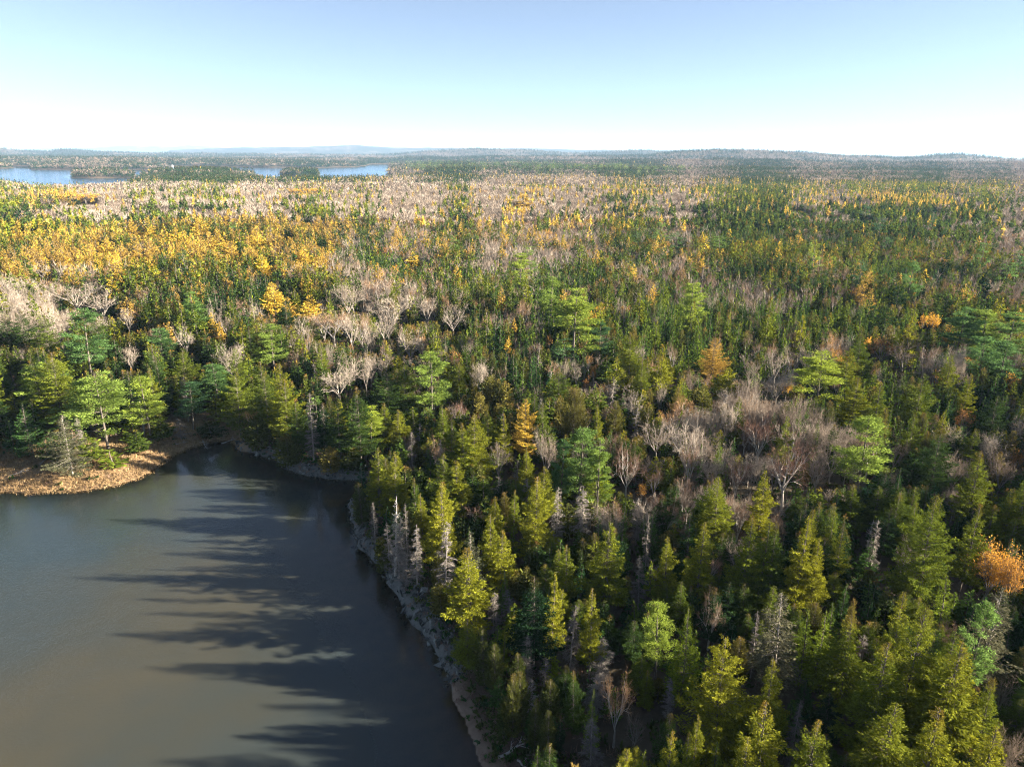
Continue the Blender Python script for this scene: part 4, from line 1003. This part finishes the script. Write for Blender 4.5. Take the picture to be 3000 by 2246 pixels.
for t in TREES:
    w_ = t['label'].split()
    if len(w_) > 16: t['label'] = t['label'].replace('to the right of', 'right of').replace('to the left of', 'left of').replace(' leafless hardwood,', ' hardwood,').replace(' dead conifer,', ' conifer,')
# ------------------------------------------------------------------ place the single trees
order = sorted(TREES, key=lambda t: t['dep'])
for t in order:
    k = t['kind']; pxt = t['h'] * FPX / t['dep'] / 3000 * 1024; Hn, Rn = NOM[k]
    lod = 0 if pxt > 46 else 1 if pxt > 22 else 2
    vr = int(rngH.integers(0, NVAR if lod < 2 else 4))
    wide = k in ('spruce', 'fir', 'cedar', 'grey', 'larch', 'dead') and lod < 2 and t['R'] / Rn > 1.35
    if wide: Rn *= 1.75
    ms = proto(k, lod, vr, wide)
    scl = (t['R'] / Rn, t['R'] / Rn, t['h'] / Hn)
    if k == 'snag': scl = (max(scl[0], .6), max(scl[1], .6), scl[2])
    loc = (t['x'], t['y'], t['z'] - .15)
    col = (t['tint'] * .98, 0, 0, 1)
    if lod < 2:
        root = bpy.data.objects.new(OBJNAME[k], None); COL.objects.link(root); root.empty_display_size = .5
        root.location = loc; root.rotation_euler = (0, 0, t['rot'])
        root.scale = scl
        a = link('trunk', ms[0], root); a.scale = (scl[2] / scl[0], scl[2] / scl[0], 1) if scl[0] > scl[2] else (1, 1, 1); b = link('crown', ms[1], root); a.color = col; b.color = col
    else:
        root = link(OBJNAME[k], ms[0]); root.location = loc; root.rotation_euler = (0, 0, t['rot']); root.scale = scl; root.color = col
    tag(root, t['label'], CATS[k], GROUPS[k])

# ------------------------------------------------------------------ forest masses: one mesh per kind
def mass(name, label, kinds, seed):
    r_ = np.random.default_rng(seed); VV, FF, MM, TT, HH = [], [], [], [], []; nv = 0; mats = []
    for k in kinds:
        off = len(mats); mats += mats_of(k)
        sel = np.where((kind == KI[k]) & ~indiv)[0]
        lodm = np.where(d[sel] < 260, -1, np.where(d[sel] < 470, 0, np.where(d[sel] < 900, 1, 2)))
        for L_ in (-1, 0, 1, 2):
            for v in range(5 if L_ < 2 else 6):
                ids = sel[(lodm == L_)]; ids = ids[(ids * 7 + ids // 3) % (5 if L_ < 2 else 6) == v]
                if not len(ids): continue
                H, Rr = NOM[k]
                if L_ < 1: (tv, tf), (cv, cf, cm) = build_shape(k, .05 if L_ == 0 else .16, 500 + v * 13 + seed)
                else: (tv, tf), (cv, cf, cm) = tiny(np.random.default_rng(900 + v + seed * 10), H, Rr, 40 if L_ == 1 else 9, k)
                V = np.concatenate([tv, cv]) / [Rr, Rr, H]; F = np.concatenate([tf, cf + len(tv)]); M = np.concatenate([np.full(len(tf), 1), cm]) + off
                c, s_ = np.cos(rots[ids]), np.sin(rots[ids]); Ri = R[ids][:, None]
                X = (V[None, :, 0] * c[:, None] - V[None, :, 1] * s_[:, None]) * Ri + x[ids][:, None]
                Y = (V[None, :, 0] * s_[:, None] + V[None, :, 1] * c[:, None]) * Ri + y[ids][:, None]
                Z = V[None, :, 2] * h[ids][:, None] + (z[ids] - .15)[:, None]
                VV.append(np.stack([X, Y, Z], -1).reshape(-1, 3).astype(np.float32)); nn = len(V)
                FF.append((F[None] + (nv + np.arange(len(ids)) * nn)[:, None, None]).reshape(-1, 3).astype(np.int32)); nv += nn * len(ids)
                MM.append(np.tile(M, len(ids))); TT.append(np.repeat(tint[ids], nn)); HH.append(np.tile(V[:, 2], len(ids)))
    V = np.concatenate(VV); F = np.concatenate(FF); print(name, len(V), len(F))
    me = make_mesh(name, V, F, mats, np.concatenate(MM), {'tint': np.concatenate(TT), 'hf': np.concatenate(HH)})
    o = link(name, me); o.color = (0, 0, 0, 1); tag(o, label, None, None, 'stuff')
mass('spruce_woods', 'dark and olive spruces massed over the distant forest', ['spruce', 'cedar'], 1)
mass('fir_woods', 'young green firs and scattered pines filling the middle forest', ['fir', 'pine'], 2)
mass('leafless_woods', 'pale leafless hardwoods massed in bands across the distant forest', ['bare', 'birch', 'dead'], 3)
mass('golden_woods', 'golden larches and orange hardwoods scattered through the distant forest', ['larch', 'autumn'], 4)

# ------------------------------------------------------------------ ground and water sheets
def polar(radii, angs):
    A, Rr = np.meshgrid(angs, radii); xg = (Rr * np.sin(A)).ravel(); yg = (Rr * np.cos(A)).ravel()
    na, nr = len(angs), len(radii); i, j = np.meshgrid(np.arange(nr - 1), np.arange(na)); i = i.ravel(); j = j.ravel(); j2 = (j + 1) % na
    F = np.stack([i * na + j, i * na + j2, (i + 1) * na + j2, (i + 1) * na + j], 1)[:, ::-1]  # normals up
    return xg, yg, F, na
def geom(a, b, k):
    out = [a]
    while out[-1] < b: out.append(out[-1] * k)
    return out
angs = np.concatenate([np.arange(-180, -54, 5), np.arange(-54, 54, .25), np.arange(54, 180, 5)]) * math.pi / 180
radii = np.array([2, 8, 16, 26, 34, 40] + geom(44, 260, 1.0048) + geom(265, 1400, 1.014) + geom(1412, 4600, 1.008) + geom(4660, 36000, 1.02))
gx, gy, GF, na = polar(radii, angs)
gz, gs, gns, grk = terrain(gx, gy, True)
gppx, gppy, _ = proj(gx, gy, gz + 5)
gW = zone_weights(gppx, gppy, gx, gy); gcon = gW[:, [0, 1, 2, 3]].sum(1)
gz = np.where((gs > 10) & (gy > 2500), gz + np.clip((gy - 2500) / 3000, 0, 1) * 8 * fbm(gx * .01, gy * .01, 61, 3), gz)
ggr = grassy(gx, gy) * (gs > -4) * np.clip(1.3 - gs / 24, 0, 1)
V = np.stack([gx, gy, gz], 1); c0 = len(V); V = np.concatenate([V, [[0, 0, float(gz[:na].mean())]]])
e = lambda a, v=0: np.append(a, v)
fan = np.array([[c0, j, (j + 1) % na, (j + 1) % na] for j in range(na)])
Ftri = np.concatenate([GF[:, [0, 1, 2]], GF[:, [0, 2, 3]], np.array([[c0, (j + 1) % na, j] for j in range(na)])])

mt, nt = new_mat('forest_floor')
nz = noise(nt, .9, 6); nb = noise(nt, .035, 5)
floor_ = mixc(nt, nz, (.035, .030, .018), (.11, .085, .055))
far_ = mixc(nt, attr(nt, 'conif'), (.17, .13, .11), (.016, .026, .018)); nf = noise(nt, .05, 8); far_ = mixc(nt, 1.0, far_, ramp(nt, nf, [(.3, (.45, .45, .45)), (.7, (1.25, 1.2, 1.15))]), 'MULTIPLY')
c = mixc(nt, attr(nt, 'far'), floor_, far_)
vor = N(nt, 'ShaderNodeTexVoronoi'); vor.inputs['Scale'].default_value = 1.6
gnode = N(nt, 'ShaderNodeNewGeometry'); nt.links.new(gnode.outputs['Position'], vor.inputs['Vector'])
rockc = mixc(nt, noise(nt, 3.5, 6), (.05, .055, .05), (.16, .165, .155)); rockc = mixc(nt, ramp(nt, vor.outputs['Distance'], [(.0, (.0, .0, .0)), (.9, (1, 1, 1))]), mixc(nt, .5, rockc, (.12, .11, .1)), rockc)
rm = ramp(nt, math_(nt, 'MULTIPLY', attr(nt, 'rock'), math_(nt, 'ADD', nz, .5)), [(.3, (0, 0, 0)), (.45, (1, 1, 1))]); c = mixc(nt, rm, c, rockc)
grs = mixc(nt, noise(nt, .6, 6), (.15, .10, .06), (.36, .24, .125)); c = mixc(nt, ramp(nt, math_(nt, 'MULTIPLY', attr(nt, 'grass'), math_(nt, 'ADD', nz, .5)), [(.12, (0, 0, 0)), (.3, (1, 1, 1))]), c, grs)
bedc = mixc(nt, noise(nt, .5, 6), (.05, .030, .016), (.21, .13, .075)); c = mixc(nt, attr(nt, 'bed'), c, bedc)
bch = mixc(nt, noise(nt, 1.4, 6), (.11, .07, .045), (.30, .22, .16)); c = mixc(nt, attr(nt, 'beach'), c, bch)
pb = N(nt, 'ShaderNodeBsdfPrincipled'); pb.inputs['Roughness'].default_value = .9; pb.inputs['Specular IOR Level'].default_value = .2; nt.links.new(c, pb.inputs['Base Color'])
bp_ = N(nt, 'ShaderNodeBump'); bp_.inputs['Strength'].default_value = .6; bp_.inputs['Distance'].default_value = .25; nt.links.new(noise(nt, 2.5, 6), bp_.inputs['Height']); nt.links.new(bp_.outputs[0], pb.inputs['Normal'])
o = N(nt, 'ShaderNodeOutputMaterial'); nt.links.new(pb.outputs[0], o.inputs[0])
gd = np.hypot(gx, gy)
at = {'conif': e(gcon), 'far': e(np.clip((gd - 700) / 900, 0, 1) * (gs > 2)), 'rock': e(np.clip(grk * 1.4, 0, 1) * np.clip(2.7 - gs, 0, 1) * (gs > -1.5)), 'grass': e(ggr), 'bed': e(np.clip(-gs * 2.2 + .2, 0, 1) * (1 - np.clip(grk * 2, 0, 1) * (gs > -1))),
      'beach': e(np.clip(1.1 - gs / 4.2, 0, 1) * (gs > 0) * (grk < .5) * (ggr < .2) * (gd < 400))}
g = link('ground', make_mesh('ground', V, up_facing(V, Ftri), [mt], None, at, smooth=True)); tag(g, kind='structure')

# water
wang = np.concatenate([np.arange(-180, -54, 6), np.arange(-54, 54, 1.0), np.arange(54, 180, 6)]) * math.pi / 180
wrad = np.array([3, 20, 40] + geom(44, 300, 1.012) + geom(310, 70000, 1.06))
wx, wy, WF, wna = polar(wrad, wang); ws = shore(wx, wy)[0]
deep = 1 - np.exp(-np.maximum(-ws - .1, 0) / 4.5); deep = np.where(np.hypot(wx, wy) > 900, 1, deep)
V = np.stack([wx, wy, wx * 0], 1); c0 = len(V); V = np.concatenate([V, [[0, 0, 0]]])
Ftri = np.concatenate([WF[:, [0, 1, 2]], WF[:, [0, 2, 3]], np.array([[c0, (j + 1) % wna, j] for j in range(wna)])])
mt, nt = new_mat('lake_water')
wfar = attr(nt, 'wfar')
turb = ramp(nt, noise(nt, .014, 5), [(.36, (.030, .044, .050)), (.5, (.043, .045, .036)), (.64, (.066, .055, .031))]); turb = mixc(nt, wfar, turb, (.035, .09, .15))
df = N(nt, 'ShaderNodeBsdfDiffuse'); nt.links.new(turb, df.inputs[0])
tp = N(nt, 'ShaderNodeBsdfTransparent'); tp.inputs[0].default_value = (.62, .50, .34, 1)
body = N(nt, 'ShaderNodeMixShader'); nt.links.new(math_(nt, 'MULTIPLY', attr(nt, 'deep'), .97), body.inputs[0]); nt.links.new(tp.outputs[0], body.inputs[1]); nt.links.new(df.outputs[0], body.inputs[2])
gl = N(nt, 'ShaderNodeBsdfGlossy'); gl.inputs['Roughness'].default_value = .05
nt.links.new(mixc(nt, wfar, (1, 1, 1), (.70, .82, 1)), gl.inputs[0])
fr = N(nt, 'ShaderNodeFresnel'); fr.inputs[0].default_value = 1.42
bmp = N(nt, 'ShaderNodeBump'); nt.links.new(math_(nt, 'MULTIPLY_ADD', attr(nt, 'open'), .9), bmp.inputs['Strength']); nt.nodes[-1].inputs[2].default_value = .12; bmp.inputs['Distance'].default_value = .07
hh = math_(nt, 'ADD', noise(nt, 2.2, 4), math_(nt, 'MULTIPLY', noise(nt, .12, 2), 3.0)); nt.links.new(hh, bmp.inputs['Height'])
nt.links.new(bmp.outputs[0], gl.inputs['Normal']); nt.links.new(bmp.outputs[0], fr.inputs['Normal'])
mxs = N(nt, 'ShaderNodeMixShader'); nt.links.new(fr.outputs[0], mxs.inputs[0]); nt.links.new(body.outputs[0], mxs.inputs[1]); nt.links.new(gl.outputs[0], mxs.inputs[2])
o = N(nt, 'ShaderNodeOutputMaterial'); nt.links.new(mxs.outputs[0], o.inputs[0])
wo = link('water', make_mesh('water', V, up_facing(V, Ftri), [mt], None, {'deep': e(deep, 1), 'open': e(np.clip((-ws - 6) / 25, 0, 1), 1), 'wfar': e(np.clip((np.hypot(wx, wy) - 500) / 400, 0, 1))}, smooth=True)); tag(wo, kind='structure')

# ------------------------------------------------------------------ undergrowth, marsh grass, rocks
er = np.random.default_rng(77)
def band(n, smin, smax, dmax, cond=None):
    """random points near the lake shore inside the picture's near half"""
    a = er.uniform(rad(-56), rad(56), n * 30); rr = np.sqrt(er.uniform(40 ** 2, dmax ** 2, n * 30)); X_, Y_ = rr * np.sin(a), rr * np.cos(a)
    ss = shore(X_, Y_)[0]; k = (ss > smin) & (ss < smax)
    if cond is not None: k &= cond(X_, Y_)
    X_, Y_, ss = X_[k][:n], Y_[k][:n], ss[k][:n]; return X_, Y_, terrain(X_, Y_), ss
VV, FF, MM, TT = [], [], [], []; nv = 0
for smin, smax, n_, sz_ in ((.25, 5, 2400, .42), (1.5, 9, 2600, .75), (6, 400, 9000, 1.0)):
    X_, Y_, Z_, S_ = band(n_, smin, smax, 250, lambda a, b: (grassy(a, b) < .3) | (er.random(a.shape) < .06))
    for x0, y0, z0_ in zip(X_, Y_, Z_):
        tp_ = er.random(); m_ = 16; C_ = np.array([x0, y0, z0_ + .1]) + er.normal(0, .35 * sz_, (m_, 3)) * [1, 1, .4]
        D_ = er.normal(0, 1, (m_, 3)); D_[:, 2] = np.abs(D_[:, 2]) + .5
        if tp_ < (.8 if smin < 1 else .25 if smin < 3 else .4): v_, f_ = kites(C_, D_, er.uniform(.5, 1.1, m_) * sz_, .07, er, .2); mi = 0
        else: v_, f_ = kites(C_, D_, er.uniform(.4, .9, m_) * sz_, .34, er, .4); mi = 1 if tp_ < .75 else 2
        VV.append(v_); FF.append(f_ + nv); nv += len(v_); MM.append(np.full(len(f_), mi)); TT.append(np.full(len(v_), er.uniform(0, .45)))
o_ = link('undergrowth', make_mesh('undergrowth', np.concatenate(VV), np.concatenate(FF), [LEAF['birch'], LEAF['cedar'], LEAF['fir']], np.concatenate(MM), {'tint': np.concatenate(TT)}))
o_.color = (0, 0, 0, 1); tag(o_, 'low brush and seedlings covering the forest floor and bank', kind='stuff')
gmat = foliage('marsh_grass_blades', [(0, (.16, .11, .06)), (.5, (.30, .21, .11)), (1, (.42, .32, .17))], trans=.3)
X_, Y_, Z_, S_ = band(17000, -.9, 13, 260, lambda a, b: grassy(a, b) > .3)
n_ = len(X_); C_ = np.repeat(np.stack([X_, Y_, Z_], 1), 4, 0) + er.normal(0, .12, (n_ * 4, 3)) * [1, 1, 0]
D_ = er.normal(0, .55, (n_ * 4, 3)) + [0, 0, .8]
v_, f_ = kites(C_, D_, er.uniform(.25, .6, n_ * 4), .10, er, .0)
tt = np.clip(fbm(C_[:, 0] * .25, C_[:, 1] * .25, 13) * 1.5 - .25, 0, 1)
o_ = link('marsh_grass', make_mesh('marsh_grass', v_, f_, [gmat], None, {'tint': np.repeat(tt, 4)})); o_.color = (0, 0, 0, 1)
tag(o_, 'orange and tan marsh grass along the left cove shore', kind='stuff')
# broken rock along the ledge
X_, Y_, Z_, S_ = band(5200, -.7, 3.2, 190, lambda a, b: rocky(a, b) > .35)
oct_ = np.array([[1, 0, 0], [0, 1, 0], [-1, 0, 0], [0, -1, 0], [0, 0, 1], [0, 0, -1], [.7, .7, .5], [-.7, -.7, .4]], float)
cube_v = np.array([[i, j, k] for i in (-1, 1) for j in (-1, 1) for k in (-1, 1)], float)
cube_f = np.array([[0, 1, 3], [0, 3, 2], [4, 6, 7], [4, 7, 5], [0, 4, 5], [0, 5, 1], [2, 3, 7], [2, 7, 6], [0, 2, 6], [0, 6, 4], [1, 5, 7], [1, 7, 3]])
n_ = len(X_); J = cube_v[None] * (1 + er.normal(0, .28, (n_, 8, 3))) * er.uniform(.35, 1, (n_, 1, 3)) * (er.uniform(.07, .30, n_) * (1 + (er.random(n_) > .93)))[:, None, None]
a_ = er.uniform(0, 6.28, n_); b_ = er.normal(0, .6, n_)
jx = J[..., 0] * np.cos(a_)[:, None] - J[..., 1] * np.sin(a_)[:, None]; jy = J[..., 0] * np.sin(a_)[:, None] + J[..., 1] * np.cos(a_)[:, None]; jz = J[..., 2] + jx * np.sin(b_)[:, None]
V_ = np.stack([jx + X_[:, None], jy + Y_[:, None], jz + Z_[:, None] + .03], -1).reshape(-1, 3)
F_ = (cube_f[None] + (np.arange(n_) * 8)[:, None, None]).reshape(-1, 3)
mt, nt = new_mat('ledge_stone'); gg = nt.nodes.new('ShaderNodeNewGeometry')
c_ = ramp(nt, gg.outputs['Random Per Island'], [(0, (.045, .048, .045)), (.5, (.12, .125, .12)), (1, (.26, .27, .255))]); c_ = mixc(nt, 1.0, c_, ramp(nt, noise(nt, 6, 5), [(.3, (.6, .6, .6)), (.7, (1.1, 1.1, 1.1))]), 'MULTIPLY')
d_ = nt.nodes.new('ShaderNodeBsdfDiffuse'); oo = nt.nodes.new('ShaderNodeOutputMaterial'); nt.links.new(c_, d_.inputs[0]); nt.links.new(d_.outputs[0], oo.inputs[0])
o_ = link('shore_rubble', make_mesh('shore_rubble', V_, F_, [mt])); tag(o_, 'broken grey rock along the foot of the shore ledge', kind='stuff')

# ------------------------------------------------------------------ fallen logs and driftwood
LOGS = [((1458, 2212), (1534, 2184), .16, 'fallen grey log lying on the brown beach at the lower edge'), ((1516, 2224), (1545, 2258), .10, 'white forked driftwood branch below the fallen log on the brown beach'),
        ((28, 1396), (88, 1385), .14, 'bleached driftwood log on the marsh grass at the far end of the left cove'), ((118, 1374), (165, 1338), .12, 'grey fallen trunk leaning among brush behind the bleached driftwood'),
        ((500, 1300), (545, 1292), .10, 'thin grey log lying on the bank beneath the shaded cove trees'), ((590, 1282), (606, 1304), .09, 'short forked branch standing at the head of the cove'),
        ((648, 1290), (706, 1272), .10, 'long grey trunk fallen towards the water at the cove corner'), ((1180, 1700), (1210, 1672), .10, 'grey trunk fallen across the shore ledge'),
        ((1335, 1765), (1298, 1745), .09, 'pale branch lying on the ledge beneath the sunlit spruce')]
for A_, B_, r_, lab in LOGS:
    a2, b2 = unproj(*A_, .8), unproj(*B_, .8); za, zb = [max(float(terrain(np.array([p[0]]), np.array([p[1]]))[0]), -.05) for p in (a2, b2)]
    p0 = np.array([a2[0], a2[1], za + r_ * .7]); p1 = np.array([b2[0], b2[1], zb + r_ * .9]); t_ = np.linspace(0, 1, 7)[:, None]
    pts = p0 + (p1 - p0) * t_ + er.normal(0, .06, (7, 3)); org = pts[0].copy(); pts = pts - org; R_ = r_ * (1.1 - .7 * t_[:, 0])
    v_, f_ = sticks(pts[:-1], pts[1:], R_[:-1], R_[1:], 7); root = bpy.data.objects.new('fallen_log', None); COL.objects.link(root); root.location = org
    link('trunk', make_mesh('log_trunk', v_, f_, [B_WHITE], smooth=True), root)
    nb_ = 7; i_ = er.integers(2, 6, nb_); d_ = unit(er.normal(0, 1, (nb_, 3)) * [1, 1, .5] + [0, 0, .5] + unit(p1 - p0) * .8); ln_ = er.uniform(.5, 1.5, (nb_, 1))
    A = Acc(); v_, f_ = sticks(pts[i_], pts[i_] + d_ * ln_, r_ * .4, .015, 4); A.add(v_, f_, 0)
    v_, f_ = twigs(np.repeat(pts[i_] + d_ * ln_ * .6, 3, 0), np.repeat(pts[i_] + d_ * ln_, 3, 0) + er.normal(0, .35, (nb_ * 3, 3)), .04, er); A.add(v_, f_, 0)
    v_, f_, _ = A.get(); link('branches', make_mesh('log_branches', v_, f_, [B_WHITE]), root); tag(root, lab, 'log')
# ------------------------------------------------------------------ two far white houses across the inlet
def plain(name, col):
    mt, nt = new_mat(name); p = N(nt, 'ShaderNodeBsdfPrincipled'); p.inputs['Roughness'].default_value = .8; p.inputs['Base Color'].default_value = (*col, 1)
    nz_ = noise(nt, 2.0, 3); bb = N(nt, 'ShaderNodeBump'); bb.inputs['Strength'].default_value = .1; nt.links.new(nz_, bb.inputs['Height']); nt.links.new(bb.outputs[0], p.inputs['Normal'])
    o = N(nt, 'ShaderNodeOutputMaterial'); nt.links.new(p.outputs[0], o.inputs[0]); return mt
mw, mr_, mg_ = plain('white_clapboard', (.8, .8, .78)), plain('grey_shingle', (.16, .16, .17)), plain('window_glass', (.05, .06, .08))
def boxm(a, b):
    a, b = np.array(a, float), np.array(b, float); return np.where(cube_v < 0, a, b), cube_f
for (hx, hy, hd, lab) in ((503, 467, 3300, 'white house on the far wooded point beyond the inlet'), (335, 441, 7000, 'long pale house on the distant ridge above the inlet')):
    g2 = unproj(hx, 470, 0); dr_ = g2 / np.linalg.norm(g2); P2 = dr_ * hd; zt_ = float(terrain(np.array([P2[0]]), np.array([P2[1]]))[0])
    k_ = hd / 3300; zt_ = max(zt_, 3); top_ = proj(P2[0], P2[1], zt_ + 14)[1]
    root = bpy.data.objects.new('white_house', None); COL.objects.link(root); root.location = (P2[0], P2[1], zt_); root.rotation_euler = (0, 0, .25)
    L_, W_, H_ = 5 * k_, 5, 5 * (k_ ** .5)
    v_, f_ = boxm((-L_ / 2, -W_ / 2, -3), (L_ / 2, W_ / 2, H_)); link('wall', make_mesh('house_wall', v_, f_, [mw]), root)
    v_ = np.array([[-L_ / 2 - .4, -W_ / 2 - .4, H_ - .1], [L_ / 2 + .4, -W_ / 2 - .4, H_ - .1], [L_ / 2 + .4, W_ / 2 + .4, H_ - .1], [-L_ / 2 - .4, W_ / 2 + .4, H_ - .1], [-L_ / 2 - .4, 0, H_ + 2.6], [L_ / 2 + .4, 0, H_ + 2.6]], float)
    f_ = np.array([[0, 1, 5], [0, 5, 4], [2, 3, 4], [2, 4, 5], [0, 4, 3], [1, 2, 5], [0, 3, 2], [0, 2, 1]]); link('roof', make_mesh('house_roof', v_, f_, [mr_]), root)
    for wx_ in (-.3, 0, .3):
        v_, f_ = boxm((wx_ * L_ - .6, -W_ / 2 - .06, H_ - 3), (wx_ * L_ + .6, -W_ / 2 + .05, H_ - 1.4)); link('window', make_mesh('house_window', v_, f_, [mg_]), root)
    tag(root, lab, 'house')

# ------------------------------------------------------------------ haze
if HAZE > 0:
    hv = np.array([[-70000, -3000, -5], [70000, -3000, -5], [70000, 70000, -5], [-70000, 70000, -5], [-70000, -3000, 420], [70000, -3000, 420], [70000, 70000, 420], [-70000, 70000, 420]], float)
    hf = np.array([[0, 3, 2], [0, 2, 1], [4, 5, 6], [4, 6, 7], [0, 1, 5], [0, 5, 4], [1, 2, 6], [1, 6, 5], [2, 3, 7], [2, 7, 6], [3, 0, 4], [3, 4, 7]])
    mt, nt = new_mat('haze_air'); pv = N(nt, 'ShaderNodeVolumePrincipled'); pv.inputs['Color'].default_value = (.45, .68, 1, 1); pv.inputs['Density'].default_value = HAZE; pv.inputs['Anisotropy'].default_value = 0; mt.cycles.volume_sampling = 'DISTANCE'
    o = N(nt, 'ShaderNodeOutputMaterial'); nt.links.new(pv.outputs[0], o.inputs['Volume'])
    hz = link('haze', make_mesh('haze', hv, hf, [mt])); tag(hz, kind='stuff')
